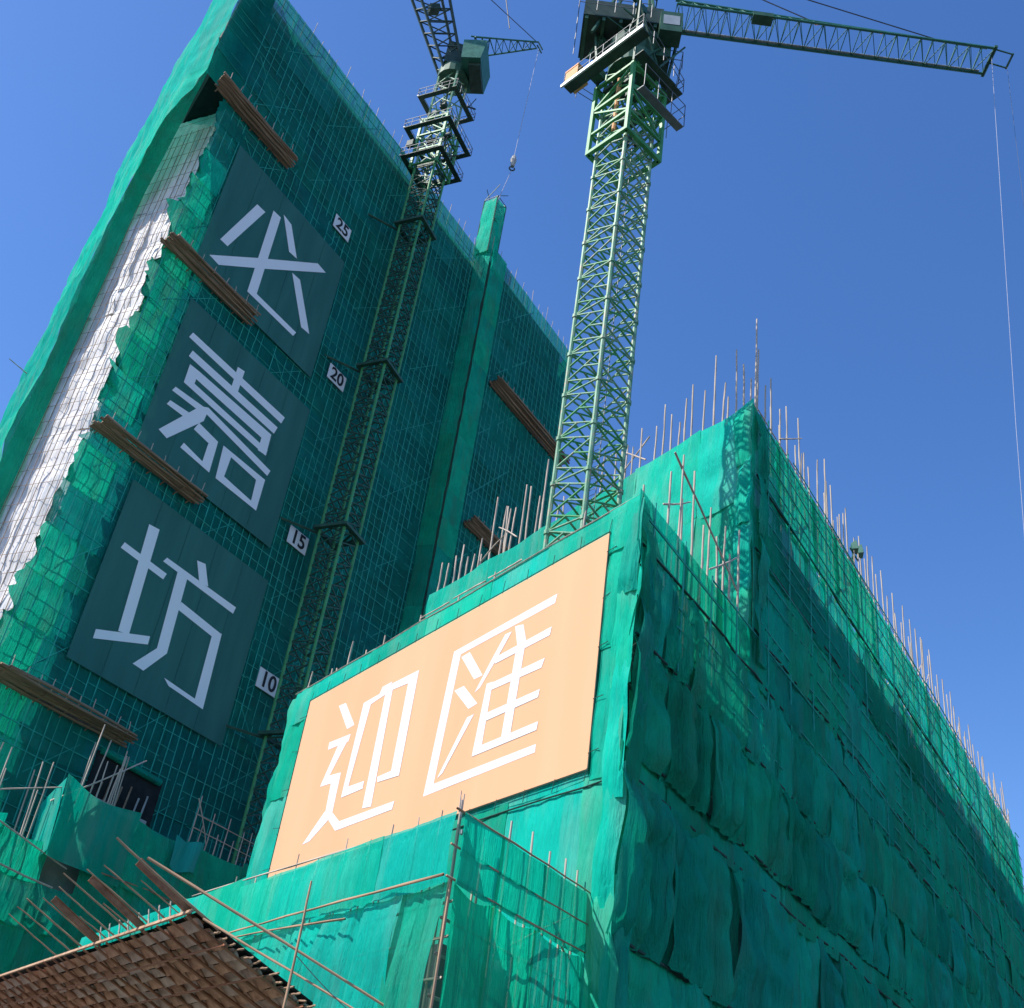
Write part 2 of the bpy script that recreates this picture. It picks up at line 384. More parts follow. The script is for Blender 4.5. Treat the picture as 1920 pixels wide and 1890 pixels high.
# ropes that gather the rows
def rope_right(h, b0, b1, r=0.05):
    pts = []; b = b0
    while b < b1:
        pts.append(R3(0, b, h + random.uniform(-.10, .06)) + nB * random.uniform(.10, .2)); b += random.uniform(1.2, 2.4)
    pts.append(R3(0, b1, h) + nB * .12)
    MB().poly_path(pts, r, 5).build('net_rope', M['net_rope'], NB)
for h, b0 in ((5.0, 0), (9.5, 0), (14.1, 0), (15.0, 0), (18.6, 0), (22.0, 0), (24.0, BK), (27.8, BK), (31.6, BK)):
    rope_right(h, b0, BE)

# bamboo lattice inside the long face (past counting): joined
lat = MB()
b = 0.3
while b < BE:
    top = H1 if b < BK else H2
    lat.bar(R3(0.25, b, 0.2), R3(0.25, b + random.uniform(-.1, .1), top - 0.1), 0.034, 4); b += random.uniform(1.1, 1.5)
h = 1.5
while h < H2 - 0.2:
    lat.bar(R3(0.18, 0 if h < H1 else BK, h), R3(0.18, BE, h + random.uniform(-.1, .1)), 0.028, 4); h += random.uniform(0.95, 1.25)
for b in range(0, 66, 6):
    for h in (12, 18, 24.2, 30):
        if b < BK - 2 and h > 20: continue
        lat.bar(R3(0.32, b, h), R3(0.32, b + 5.5, h + 5), 0.04, 4)
lat.build('bamboo_lattice', M['bamboo'], NB, 'stuff')

ov = MB(); h = 19.4
while h < H2:
    b = 0.2 if h < H1 else BK + .1
    while b < BE:
        b2 = min(BE, b + random.uniform(3, 9))
        if random.random() < (.75 if h > 24 else .5): ov.bar(R3(0, b, h + random.uniform(-.1, .1)) + nB * .22, R3(0, b2, h + random.uniform(-.12, .12)) + nB * .22, random.uniform(.022, .036), 4)
        b = b2
    h += random.uniform(.7, .95)
b = .6
while b < BE:
    t_ = H1 if b < BK else H2
    ov.bar(R3(0, b, 18.7) + nB * .2, R3(0, b + random.uniform(-.2, .2), t_) + nB * .2, .035, 4); b += random.uniform(2.2, 3.4)
ov.build('tied_bamboo', M['bamboo_net'], NB, 'stuff')

# --- banner face (sunlit): net sheets by storey
def row_front(base_b, a0, a1, top, bot, lo, hi, mat, **kw):
    xs = splits(a0, a1, lo, hi)
    for a, b in zip(xs, xs[1:]):
        k = dict(kw)
        for q in ('bag', 'fold', 'sag_t', 'sag_b', 'swag', 'kf'):
            if q in k: k[q] = k[q] * random.uniform(0.6, 1.3)
        off = 0.02 + random.uniform(0, 0.05)
        # local x runs from the far end back towards the corner so that local y points into the face
        panel(NB, R3(b + 0.06, base_b, top + random.uniform(-.03, .06)) + nA * off, -A, b - a + 0.14, top - bot + random.uniform(0.05, 0.25), mat=mat, **k)
for top, bot in ((H1, 22.2), (22.2, 18.6), (18.6, 14.2), (14.2, 9.5), (9.5, 5.0), (5.0, 0.35)):
    row_front(0, 0.0, 1.55, top, bot, 1.5, 1.6, M['net'], bag=0.10, fold=0.10, sag_b=0.10, kf=2.2, stretch=0.25)
    row_front(0, 1.55, 23.2, top, bot, 3.2, 5.4, M['net'], bag=0.10 if top < 14.5 else 0.0, fold=0.05 if top < 14.5 else 0.012, sag_t=0.03, sag_b=0.14, kf=1.2)
    row_front(0, 23.2, 25.3, top, bot, 2.0, 2.2, M['net'], bag=0.14, fold=0.12, sag_b=0.16, kf=2.0, stretch=0.3)
# wrinkled corner folds hanging at the street corner and at the left edge
for i, (h, L) in enumerate(((23.6, 3.6), (21.0, 4.2), (17.6, 4.4), (14.3, 4.4), (11.0, 3.6))):
    panel(NB, R3(0.65, 0, h) + nA * .10 + nB * .02, (-A * 0.72 + nB * 0.10), 0.9, L, mat=M['net'], fold=0.16, bag=0.1, kf=3.2, res=0.14, stretch=0.3, name='corner_fold')
    panel(NB, R3(-0.02, 0.0, h - 1.0) + nA * .08 + nB * .16, B, 0.85, L, mat=M['net_dirt_shade'], fold=0.16, bag=0.12, kf=3.2, res=0.14, stretch=0.3, name='corner_fold')
for i, (h, L) in enumerate(((23.7, 3.2), (20.6, 3.0), (17.4, 3.4), (14.2, 4.0))):
    panel(NB, R3(25.75, 0.2, h) + nA * .08, -A, 1.1, L, mat=M['net'], fold=0.2, bag=0.16, kf=2.6, res=0.16, sag_b=0.3, name='corner_fold')
# left return of the banner block
for top, bot in ((H1, 18.6), (18.6, 14.2), (14.2, 9.5), (9.5, 5), (5, .35)):
    panel(NB, R3(25.35, 9.8, top), -B, 9.7, top - bot + .15, mat=M['net_dirt_shade'], fold=0.08, bag=0.15, sag_b=.2, res=.5)
MB().poly_path([R3(a, 0, H1 - 0.02 + random.uniform(-.05, .05)) + nA * .07 for a in [0, 2.5, 5, 8, 11, 14, 17, 20, 23, 25.4]], 0.03, 5).build('net_rope', M['bamboo'], NB)
MB().poly_path([R3(a, 0, 13.9 + random.uniform(-.05, .05)) + nA * .12 for a in [0, 1.5, 3, 5, 7, 9.5]], 0.03, 5).build('net_rope', M['net_rope'], NB)

# --- taller block's sunlit face
for top, bot in ((H2 + .3, 31.0), (31.0, 26.5), (26.5, 21.5)):
    row_front(BK, 0.0, 27.2, top, bot, 3.0, 5.0, M['net'], bag=0.16, fold=0.11, sag_t=0.16, sag_b=0.22, kf=1.0, stretch=0.5)
for h, L in ((35.7, 3.4), (32.6, 3.4), (29.4, 3.6), (26.4, 3.2)):
    panel(NB, R3(0.9, BK, h) + nA * .10 + nB * .02, (-A), 1.0, L, mat=M['net'], fold=0.18, bag=0.2, kf=2.6, res=0.16, stretch=0.4, name='corner_fold')
    panel(NB, R3(-.02, BK, h - 0.6) + nB * .16, B, 0.9, L, mat=M['net_dirt_shade'], fold=0.18, bag=0.15, kf=3, res=0.16, stretch=0.4, name='corner_fold')
panel(NB, R3(27.3, BK + 10, H2 + .3), -B, 10, 5.0, mat=M['net_dirt_shade'], fold=0.08, res=.5)
panel(NB, R3(-0.02, BE, H2), A, 26, 6.0, mat=M['net_open'], fold=0.08, res=1.0, name='end_net')
panel(NB, R3(-0.02, BE, 29.6), A, 26, 29, mat=M['net_dirt_shade'], fold=0.1, res=1.0, name='end_net')
# lattice behind the tall sunlit parapet
lt = MB()
for i in range(19): lt.bar(R3(0.4 + i * 1.45, BK + .2, 30), R3(0.4 + i * 1.45, BK + .2, H2 + .1), 0.045, 4)
for h in (31.9, 33.1, 34.3, 35.5): lt.bar(R3(0, BK + .15, h), R3(27, BK + .15, h), 0.04, 4)
for i in range(18): lt.bar(R3(0.3 + i * 1.4, .2, 20), R3(0.3 + i * 1.4, .2, H1 - .1), 0.045, 4)
for h in (22.0, 22.9, 23.75): lt.bar(R3(0, .15, h), R3(25, .15, h), 0.04, 4)
lt.build('parapet_lattice', M['bamboo'], NB, 'stuff')

# --- poles standing out above the parapets
def up_pole(p, h0, h1, r=0.055):
    lean = V((random.uniform(-.02, .02), random.uniform(-.02, .02), 0)) * (h1 - h0)
    pole(NB, V((p.x, p.y, h0)), V((p.x, p.y, h1)) + lean, r)
for a, top in ((0.05, 41.3), (0.3, 37.6), (1.3, 39.9), (1.75, 37.3), (2.7, 40.6), (4.2, 39.4), (5.0, 37.5), (5.7, 38.5), (7.0, 38.4), (8.0, 38.8), (8.5, 37.9), (10.0, 38.6), (0.8, 38.8), (2.1, 38.4), (3.4, 38.6), (4.7, 38.9), (6.4, 39.4), (9.2, 38.4), (11.0, 38.9), (12.4, 38.2)):
    up_pole(R3(a, BK + .25, 0), 33.5, top)
pole(NB, R3(7.6, BK + .3, 36.6), R3(9.4, BK + .2, 38.0), 0.045); pole(NB, R3(7.4, BK + .3, 38.0), R3(10.2, BK + .2, 36.0), 0.045)
b = BK + 0.9
while b < BE - .5:
    big = 40.6 if b < 24 else 39.8
    up_pole(R3(0.25, b, 0), 33.8, random.uniform(37.6, big) + (0.6 if random.random() < .2 else 0), 0.05)
    if random.random() < 0.4: up_pole(R3(0.35, b + .3, 0), 33.8, random.uniform(36.3, 38.4), 0.045)
    if random.random() < 0.10: pole(NB, R3(0.2, b - .4, 36.2), R3(0.2, b + .8, 37.6), 0.04)
    b += random.uniform(0.65, 1.3)
pole(NB, R3(0.2, 14.0, 36.5), R3(-0.8, 15.0, 36.7), 0.04)
# taller block, left of the crane: dense long poles
for i in range(22):
    a = 14.6 + i * 0.59 + random.uniform(-.2, .2)
    up_pole(R3(a, BK + .3 + random.uniform(0, .8), 0), 33, 37.6 + random.uniform(0.0, 2.6) + (1.2 if 16 < a < 22 else 0), 0.07)
for a in (17.6, 20.2, 23.0): up_pole(R3(a, BK + 1.5, 0), 33, 37.0, 0.06)
pole(NB, R3(18.5, BK + .2, 36.6), R3(20.6, BK + .2, 38.2), 0.05)
pole(NB, R3(22, BK + .2, 36.4), R3(19.9, BK + .2, 37.3), 0.05)
lash = MB()
for i in range(60):
    b = BK + .8 + i * .97; lash.bar(R3(.22, b, H2 - .1 + random.uniform(-.1, .1)), R3(.22, b + .12, H2 + .02), .075, 5)
lash.build('lashing', M['net_rope'], NB, 'stuff')
for b0, b1_, hh in ((BK + 1, 24, 36.35), (22, 40, 36.5), (38, 55, 36.3), (53, 68, 36.5)): pole(NB, R3(.3, b0, hh), R3(.3, b1_, hh + .1), .03, 'rail_pole')
# along the lower block's right parapet
for b, top in ((0.4, 24.6), (2.4, 26.6), (3.2, 27.9), (3.6, 26.2), (4.4, 28.0), (5.3, 26.0), (6.1, 27.4), (6.9, 26.5), (7.6, 27.4), (8.4, 26.6), (9.2, 28.2)):
    up_pole(R3(0.2, b, 0), 21.5, top, 0.055)
pole(NB, R3(0.2, 2.6, 27.6), R3(0.2, 9.0, 25.2), 0.045); pole(NB, R3(0.25, 2.0, 24.9), R3(0.2, 4.2, 26.4), 0.04)
pole(NB, R3(0.2, 6.2, 24.6), R3(0.2, 9.0, 26.8), 0.04)
# along the banner's top edge and ends
for a, top in ((3.4, 25.0), (9.0, 24.6), (11.6, 24.5), (14.3, 24.5), (17.4, 24.6), (19.0, 24.4), (20.6, 25.4), (21.7, 24.3), (22.4, 24.5), (24.7, 25.1)):
    up_pole(R3(a, .25, 0), 21.5, top, 0.05)
for a, b_ in ((6.8, 9.0), (9.2, 11.5), (11.8, 14.0)): pole(NB, R3(a, -.08, 24.05), R3(b_, -.08, 24.1), 0.035)

# ================================================================== LOW SCAFFOLD BOX IN FRONT
BX = -6.63; AX = 1.07
LS = thing('netted_scaffold', R3(8, -5, 0), 'low scaffold box in green netting at the front, below the orange banner', 'scaffold')
c = MB(); c.prism([R3(2.6, BX + 1.4, 0.14), R3(17.2, BX + 1.4, 0.14), R3(17.2, 0.9, 0.14), R3(2.6, 0.9, 0.14)], UP * 8.0); c.build('inner_core', M['core'], LS)
def ls_front(a0, a1, top, bot, lo, hi, mat, d=0.0, **kw):
    xs = splits(a0, a1, lo, hi)
    for a, b in zip(xs, xs[1:]):
        panel(LS, R3(b + .05, BX, top + random.uniform(-.02, .04)) + nA * (d + random.uniform(0, .04)), -A, b - a + .12, top - bot + .1, mat=mat, **kw)
def ls_right(b0, b1, top, bot, lo, hi, mat, d=0.0, **kw):
    xs = splits(b0, b1, lo, hi)
    for a, b in zip(xs, xs[1:]):
        panel(LS, R3(AX, a - .05, top + random.uniform(-.02, .04)) + nB * (d + random.uniform(0, .04)), B, b - a + .12, top - bot + .1, mat=mat, **kw)
ls_front(AX, 13.2, 10.6, 9.0, 2.2, 3.4, M['net_sheer'], .12, fold=0.07, bag=.05, sag_t=.03, sag_b=.05, kf=1.6)
ls_front(13.2, 18.0, 10.9, 9.0, 2.2, 3.4, M['net'], .05, fold=0.06, bag=.06, sag_t=.06, sag_b=.05, kf=1.6)
ls_front(AX + .15, 17.8, 9.0, 4.6, 1.6, 2.8, M['net_sheer'], 0, fold=0.20, bag=.12, sag_t=.10, sag_b=.18, kf=2.2, stretch=.12, res=.16)
ls_front(AX + .15, 17.8, 4.7, 0.4, 1.6, 2.8, M['net'], 0, fold=0.20, bag=.12, sag_t=.10, sag_b=.18, kf=2.2, stretch=.12, res=.16)
ls_right(BX, 0, 10.6, 9.0, 1.6, 2.4, M['net_open'], .12, fold=0.03, bag=.04, sag_t=.03, sag_b=.05)
ls_right(BX + .15, 0, 9.0, 4.6, 1.4, 2.2, M['net_open'], 0, fold=0.10, bag=.12, sag_t=.2, sag_b=.25, kf=1.9, stretch=.22)
ls_right(BX + .15, 0, 4.7, .4, 1.4, 2.2, M['net_open'], 0, fold=0.10, bag=.12, sag_t=.1, sag_b=.2, kf=1.9, stretch=.22)
# rails and posts you can pick out
for h in (10.6, 9.75, 9.0):
    pole(LS, R3(AX - .1, BX - .3, h + .02), R3(AX - .1, .1, h + .02) + nB * .16, 0.03, 'rail_pole', POLES_T)
pole(LS, R3(AX - .2, BX, 9.02) + nA * .36, R3(13.6, BX, 9.1) + nA * .36, 0.038, 'rail_pole', POLES_T)
pole(LS, R3(5.2, BX, 8.55) + nA * .42, R3(12.6, BX, 8.9) + nA * .42, 0.03, 'rail_pole', POLES_T)
pole(LS, R3(5.5, BX, 10.62) + nA * .1, R3(17.5, BX, 10.95) + nA * .1, 0.03, 'rail_pole')
for i, b_ in enumerate((BX + .05, BX + 1.3, BX + 2.4, BX + 3.5, BX + 4.5, BX + 5.4, BX + 6.1)):
    pole(LS, R3(AX + .12, b_, 4.0), R3(AX + .12, b_, (11.0, 10.5, 11.3, 11.4, 11.2, 11.3, 11.2)[i]), 0.045)
    pole(LS, R3(AX + .7, b_ + .3, 3.0), R3(AX + .7, b_ + .3, 9.4), 0.045)
for h in (4.6, 5.6, 6.5, 7.4, 8.2):
    pole(LS, R3(AX + .2, BX, h), R3(AX + .2, 0, h), 0.04, 'rail_pole')
pole(LS, R3(AX + .2, BX + 3.2, 8.4), R3(AX + .2, -.4, 10.0), .04, 'brace_pole'); pole(LS, R3(AX + .2, BX + 4.2, 9.9), R3(AX + .2, -.2, 8.6), .04, 'brace_pole')
for i, a in enumerate((1.2, 2.1, 3.2, 4.5, 5.6, 7.0, 8.6, 10.0, 11.4, 12.8, 14.4, 16.0)):
    pole(LS, R3(a, BX + .12, 6.0), R3(a, BX + .12, 10.9 + random.uniform(-.1, .35)), 0.028)
pole(LS, R3(AX, BX, 10.62) + nA * .12 + nB * .05, R3(AX, BX, 11.15) + nA * .12 + nB * .02, .02)
pole(LS, R3(AX + .05, BX - .05, 0.4) + nB * .05, R3(AX + .02, BX - .05, 9.0) + nB * .05, .045, 'corner_post', POLES_T)
for h in (4.2, 5.1, 6.0, 6.9, 7.8, 8.6): pole(LS, R3(AX, BX + .2, h), R3(17.5, BX + .2, h + random.uniform(-.1, .1)), .035, 'rail_pole')
for i in range(14): pole(LS, R3(1.5 + i * 1.18, BX + .3, .2), R3(1.5 + i * 1.18, BX + .3, 9.2), .04)
MB().box(R3(AX - .1, BX + .05, 10.15), B * .05, A * .05, UP * .05).build('clamp', M['slab'], LS)

# ================================================================== CATCH FAN (front, lower left)
Pi = V((-2.85, 31.66, 6.4)); Po = V((-6.25, 29.55, 7.9))
CF = thing('catch_fan', (-4, 33, 0), 'rusty brown slatted catch fan tilting out at the bottom left, bristling with rods', 'canopy')
D = (Po - Pi); LD = D.length; D.normalize(); NF = D.cross(A).normalized()
if NF.z < 0: NF = -NF
WID = 26.0
def FP(a, s, k=0.0): return Pi + A * a + D * s + NF * k
# slats, each its own piece, between the rafters
sm = MB(); nn = 6
for i in range(2):
    for k in range(nn):
        t = math.pi * k / (nn - 1); x = -0.5 + i
        sm.v.append(V((x, -0.155 * math.cos(t), 0.075 * math.sin(t) - 0.02)))
for k in range(nn - 1): sm.f.append((k, k + 1, nn + k + 1, nn + k))
sm.f.append(tuple(range(nn))); sm.f.append(tuple(range(nn, 2 * nn))); sm.f.append((0, nn, 2 * nn - 1, nn - 1))
SLATS = [sm.mesh('slat', M['slat']), sm.mesh('slat', M['fan_sheet'])]
pitch_a = 0.95; pitch_s = 0.40
na = 26; ns = int((LD - 0.1) / pitch_s)
for i in range(na):
    for j in range(ns):
        cpos = FP(0.15 + pitch_a * (i + .5), 0.12 + pitch_s * (j + .5), random.uniform(-.015, .02))
        ta = 0.30 + random.uniform(-.12, .12); tilt = D * math.cos(ta) + NF * math.sin(ta)
        x = (A + NF * random.uniform(-.05, .05)).normalized()
        y = tilt; z = x.cross(y).normalized(); y = z.cross(x)
        m = Matrix((x * (pitch_a * .97), y * random.uniform(.9, 1.15), z)).transposed().to_4x4(); m.translation = cpos
        place('slat', SLATS[0] if random.random() < .6 else SLATS[1], CF, m)
far_sl = MB()
for j in range(ns):
    far_sl.bar(FP(0.15 + pitch_a * na, 0.12 + pitch_s * (j + .5)), FP(WID, 0.12 + pitch_s * (j + .5)), .125, 4)
o = far_sl.build('far_slats', M['slat'], CF, 'stuff')
MB().box(FP(WID / 2, LD / 2, .16), A * (WID / 2 - .05), D * (LD / 2 - .05), NF * .012).build('gap_shade_sheet', M['shade_dark'], CF)  # dark sheet added above the slats so their gaps look shaded
for i in range(27):
    ext = random.uniform(.0, .12)
    pole(CF, FP(0.15 + pitch_a * i, -.15, -.09), FP(0.15 + pitch_a * i, LD + ext, -.07), 0.05, 'rafter', POLES_R)
for s in (0.6, 1.9, 3.2): pole(CF, FP(-.2, s, -.16), FP(WID, s, -.16), 0.03, 'purlin', POLES_R)
# side edge stubs
for j in range(14):
    s = 0.15 + j * 0.26
    pole(CF, FP(-.3 - random.uniform(0, .22), s, random.uniform(-.08, .03)), FP(0.35, s + .02, 0), 0.03, 'edge_stub', POLES_D)
MB().box(FP(WID / 2, LD + .06, 0.03), A * (WID / 2 + .1), D * .025, NF * .045).build('edge_board', M['bamboo_tan'], CF)
panel(CF, FP(9, LD + .05, .5), -A, 9, .42, mat=M['net'], fold=.04, sag_b=.05, name='edge_net')
# rods and rusty joists that run out past the edge
for a, ext, r in ((-0.05, 2.6, .045), (0.9, 1.3, .02), (1.9, 2.1, .035), (3.0, 2.2, .03), (4.1, 1.1, .03), (4.5, 2.4, .035), (5.6, 2.1, .03), (6.3, 1.0, .03), (7.3, 2.0, .03), (8.4, 2.2, .035), (9.6, 2.1, .03), (10.8, 2.0, .03)):
    pole(CF, FP(a, LD - .8, .10), FP(a + .1, LD + ext, .12 + .08 * ext), r * .85, 'strut_rod', POLES_T)
def joist(a, s0, s1, hgt):
    mb = MB(); c0 = FP(a, s0, .10); c1 = FP(a + .05, s1, .34)
    d = (c1 - c0).normalized(); sd = d.cross(NF).normalized(); n2 = sd.cross(d)
    L = (c1 - c0).length; mid = (c0 + c1) / 2
    mb.box(mid, d * L / 2, sd * .012, n2 * hgt / 2)
    for s in (-1, 1): mb.box(mid + n2 * s * (hgt / 2 + .009), d * L / 2, sd * .05, n2 * .008)
    mb.build('steel_joist', M['rust'], CF)
joist(0.35, LD - .5, LD + 1.75, .16); joist(3.55, LD - .5, LD + 1.9, .15); joist(7.0, LD - .5, LD + 1.8, .15)
for i in range(9):
    a = .7 + i * .75
    pole(CF, FP(a, LD + .02, .1), FP(a + .1, LD + .1, .1) + UP * .38, .028, 'edge_peg')
# long bracing poles in front of the net, one upright
pole(CF, V((-7.35, 28.3, 8.75)), V((1.6, 28.4, 5.2)), .036, 'brace_pole', POLES_T)
pole(CF, FP(-.1, LD - .3, .05), V((-0.6, 27.7, 5.6)), .03, 'brace_pole', POLES_T)
pole(CF, V((-3.35, 28.0, 5.0)), V((-3.35, 28.0, 8.72)), .036, 'upright_pole', POLES_T)
cab = []
for i in range(13):
    t = i / 12; p = V((-3.3, 27.95, 7.0)).lerp(V((0.3, 28.2, 5.4)), t); p.z -= .35 * math.sin(math.pi * t); cab.append(p)
MB().poly_path(cab, .012, 4).build('cable', M['rope'], CF)

# ================================================================== TOWER
HT = 105.0; UL = -26.3; UR = 36.4; UW = 15.3; DEEP = 26.0
TB = thing('netted_tower', TW(0, 0, -12), 'tall tower wrapped in dark green netting, rising behind the building with the orange banner', 'building')
GAP = 2.2
# core: front wall behind the scaffold, chamfered white corner on the left
core = MB()
w1 = TW(-21.5, 0, -GAP); w2 = TW(UL, 0, 0) + A * 10.0
core.prism([w1, w2, TW(UL, 0, 0) + A * DEEP, TW(UR - 1, 0, -1.2) + A * DEEP, TW(UR - 1, 0, -GAP)], UP * (HT + .6))
core.build('core', M['core'], TB)
MB().prism([TW(UL + .9, 88.7, -.7), w2 + UP * 88.7 - nA * .8, w1 + UP * 88.7 + nB * .1 - B * .05, TW(-22.3, 88.7, -.7)], UP * (HT - .6 - 88.7)).build('corner_core', M['shade_dark'], TB)  # core block coloured near-black, shade of the corner painted in
# slab edges and columns showing through the weave
for k in range(33):
    h = 3.2 * k + 1.2
    MB().box(TW((-22 + UW) / 2, h, -GAP + .25), B * ((UW + 22) / 2), nB * .25, UP * .14).build('floor_slab', M['slab'], TB)
# white sheeting on the chamfered corner, one drop per storey
wx = (w2 - w1); WL = wx.length; wx.normalize(); wn = V((wx.y, -wx.x, 0))
if wn.dot(sun_dir) < 0: wn = -wn
for k in range(7):
    top = 88.5 - k * 12.6
    ex = -wx if (UP.cross(-wx)).dot(wn) < 0 else wx
    org = (w2 if ex == -wx else w1) + wn * (.15 + random.uniform(0, .05))
    SEED[0] += 1
    place('white_sheet', panel_mesh(WL, 12.8, SEED[0], fold=.26, kf=1.0, stretch=.03, res=.2, bag=.0, sag_b=.0, mat=M['white_sheet']), TB, frame(org + UP * top, ex))
# bamboo standing in front of the white sheeting
wl = MB()
for i in range(11):
    p = w1.lerp(w2, .03 + i * .095) + wn * .55
    wl.bar(p, p + UP * 86 + wn * random.uniform(-.1, .1), .03, 4)
for k in range(56):
    p = w1 + wn * .6 + UP * (2 + k * 1.55); wl.bar(p, p + wx * WL * .98 + UP * random.uniform(-.15, .15), .018, 4)
wl.build('corner_lattice', M['bamboo_dark'], TB, 'stuff')
# end face: sunlit net, continuous from storey to storey
def end_off(a, h):
    k = min(1.0, max(0.0, a / 4.0)); k = k * k * (3 - 2 * k)
    return k * 1.25 + .45 * k * noise.noise(V((h * .13, a * .16, 2))) + .16 * noise.noise(V((h * .7, a * .4, 7))) + .22 * abs(noise.noise(V((h * .45 + a * .3, a * .9, 17)))) + .05
AA = lambda h: -.05 if h > 87.5 else min(8.3, -.05 + 8.35 * (87.5 - h) / 11.0)
for h0, h1, a0 in ((88.4, HT + .2, -.05), (72, 88.5, 7.4), (56, 72.1, 7.4), (40, 56.1, 7.4), (24, 40.1, 7.4), (.3, 24.1, 7.4)):
    mb = MB(); mb.smooth = True
    mb.grid(lambda s, t: TW(UL, h1 + (h0 - h1) * t, 0) + A * (AA(h1 + (h0 - h1) * t) + (DEEP - AA(h1 + (h0 - h1) * t)) * s) + nA * end_off(AA(h1 + (h0 - h1) * t) + (DEEP - AA(h1 + (h0 - h1) * t)) * s, h1 + (h0 - h1) * t), 30, 34)
    mb.build('end_net', M['net'], TB)
mb = MB(); mb.smooth = True
mb.grid(lambda s, t: TW(UL, 88.4 * (1 - t) + .3, 0) + A * (AA(88.4 * (1 - t) + .3) + .3 * noise.noise(V((t * 20, s * 2, 1)))) + nA * (end_off(AA(88.4 * (1 - t) + .3), 88.4 * (1 - t) + .3) * s - .15 * (1 - s)), 4, 60).build('end_net_return', M['net_dirt_shade'], TB)
# front net panels
def tower_row(u0, u1, top, bot, lo, hi, d=0.0, mat=None, ragged=0.0, **kw):
    xs = splits(u0, u1, lo, hi)
    for i, (a, b) in enumerate(zip(xs, xs[1:])):
        k = dict(fold=.07, bag=.05, sag_t=.04, sag_b=.10, res=.8, kf=.6)
        k.update(kw)
        mt = mat or M['net_tower']
        if i == 0 and ragged: k['ragged_left'] = ragged; k['res'] = .3; k['fold'] = .12; mt = M['net_dirt_shade'] if random.random() < .6 else M['net_tower']  # brighter net in the ragged column paints in sun leaking from behind
        panel(TB, TW(a - .05, top, d + random.uniform(0, .06)), B, b - a + .12, top - bot + .12, mat=mt, **k)
rows_h = [HT + .1 - 3.6 * k for k in range(30)]
for top in rows_h:
    bot = max(.3, top - 3.6)
    if top > 88.5: tower_row(UL, UW, top, bot, 5.5, 8.5)
    else:
        e_ = -20.6 + random.uniform(-.6, .6)
        tower_row(-24.0 + random.uniform(-.4, .4), e_, top, bot, 2.6, 9, ragged=1.1)
        tower_row(e_, UW, top, bot, 4.5, 8.0)
# right wing stands forward; its left return is the dark slit
FW = 2.0
MB().prism([TW(UW + .9, 0, FW - 1.2), TW(UR - .8, 0, FW - 1.2), TW(UR - .8, 0, -GAP + .1), TW(UW + .9, 0, -GAP + .1)], UP * (HT - .6)).build('wing_core', M['core'], TB)
for k in range(15):
    top = HT - 7.2 * k
    bot = max(.3, top - 7.2)
    panel(TB, TW(UW, top, 0.05) , (TW(UW + .35, 0, FW) - TW(UW, 0, 0)), 2.0, top - bot + .1, mat=M['net_dirt_shade'], fold=.12, res=.5, kf=1.4, name='slit_net')
for top in rows_h:
    bot = max(.3, top - 3.6)
    tower_row(UW + 3.4, UR, top - .4, bot - .4, 4.5, 7.5, d=FW, kf=.9, fold=.09)
    panel(TB, TW(UW + .35, top - .3, FW + .28), B, 3.1, top - bot + .12, mat=M['net_dirt_shade'], fold=.05, res=.7, name='shaft_net')
panel(TB, TW(UR, HT - .4, FW), A, 20, HT - 1, mat=M['net_dirt_shade'], fold=.1, res=2.0, name='end_net')
# net wrapped shaft head above the roof
sh = [(UW - .1, FW - .3), (UW + 1.9, FW - .3), (UW + 1.9, FW - 2.3), (UW - .1, FW - 2.3)]
hs = 113.6
panel(TB, TW(sh[0][0], hs, sh[0][1]), B, 2.0, hs - HT + 1, mat=M['net'], fold=.08, bag=.1, name='shaft_head_net')
panel(TB, TW(sh[3][0], hs, sh[3][1]), nB, 2.0, hs - HT + 1, mat=M['net'], fold=.08, bag=.1, name='shaft_head_net')
panel(TB, TW(sh[1][0], hs, sh[1][1]), -nB, 2.0, hs - HT + 1, mat=M['net'], fold=.08, name='shaft_head_net')
panel(TB, TW(sh[2][0], hs, sh[2][1]), -B, 2.0, hs - HT + 1, mat=M['net'], fold=.08, name='shaft_head_net')
shl = MB()
for u, d in sh: shl.bar(TW(u, HT - 1, d - .0), TW(u, hs + .15, d), .09, 5)
for (u0, d0), (u1, d1) in zip(sh, sh[1:] + sh[:1]):
    for k in range(5):
        shl.bar(TW(u0, HT + 2.1 * k + .5, d0), TW(u1, HT + 2.1 * k + .5, d1), .05, 4)
        shl.bar(TW(u0, HT + 2.1 * k + .5, d0), TW(u1, HT + 2.1 * k + 2.6, d1), .05, 4)
shl.build('shaft_head_frame', M['steel_dark'], TB)
MB().box(TW(UW + .5, hs + .2, FW - 1.4), B * .35, nB * .6, UP * .25).build('shaft_motor', M['machine'], TB)

# bamboo grid just behind the net (thousands of members): joined
gr = MB(); u = -23.2
while u < UW:
    h0 = .5; h1 = HT if u > -22.8 else 88
    hh = h0
    while hh < h1:
        h2 = min(h1, hh + random.uniform(5, 14))
        if random.random() < .93: gr.bar(TW(u + random.uniform(-.12, .12), hh, .13), TW(u + random.uniform(-.15, .15), h2, .13), random.uniform(.03, .05), 4)
        hh = h2
    u += random.uniform(.72, 1.0)
for k in range(88):
    h = 2 + k * 1.18
    uu = -23.0 if h < 87 else UL
    while uu < UW:
        u2 = min(UW, uu + random.uniform(4, 11))
        if random.random() < .9: gr.bar(TW(uu, h + random.uniform(-.2, .2), .11), TW(u2, h + random.uniform(-.25, .25), .11), random.uniform(.025, .042), 4)
        uu = u2
for k in range(12):
    for u0 in (-22, -12, -2, 8):
        h = 4 + k * 8.4
        gr.bar(TW(u0, h, .10), TW(u0 + 7, h + 7 + random.uniform(-1, 1), .10), .035, 4)
        if random.random() < .4: gr.bar(TW(u0 + 7, h, .10), TW(u0, h + 7, .10), .035, 4)
u = UW + 3.2
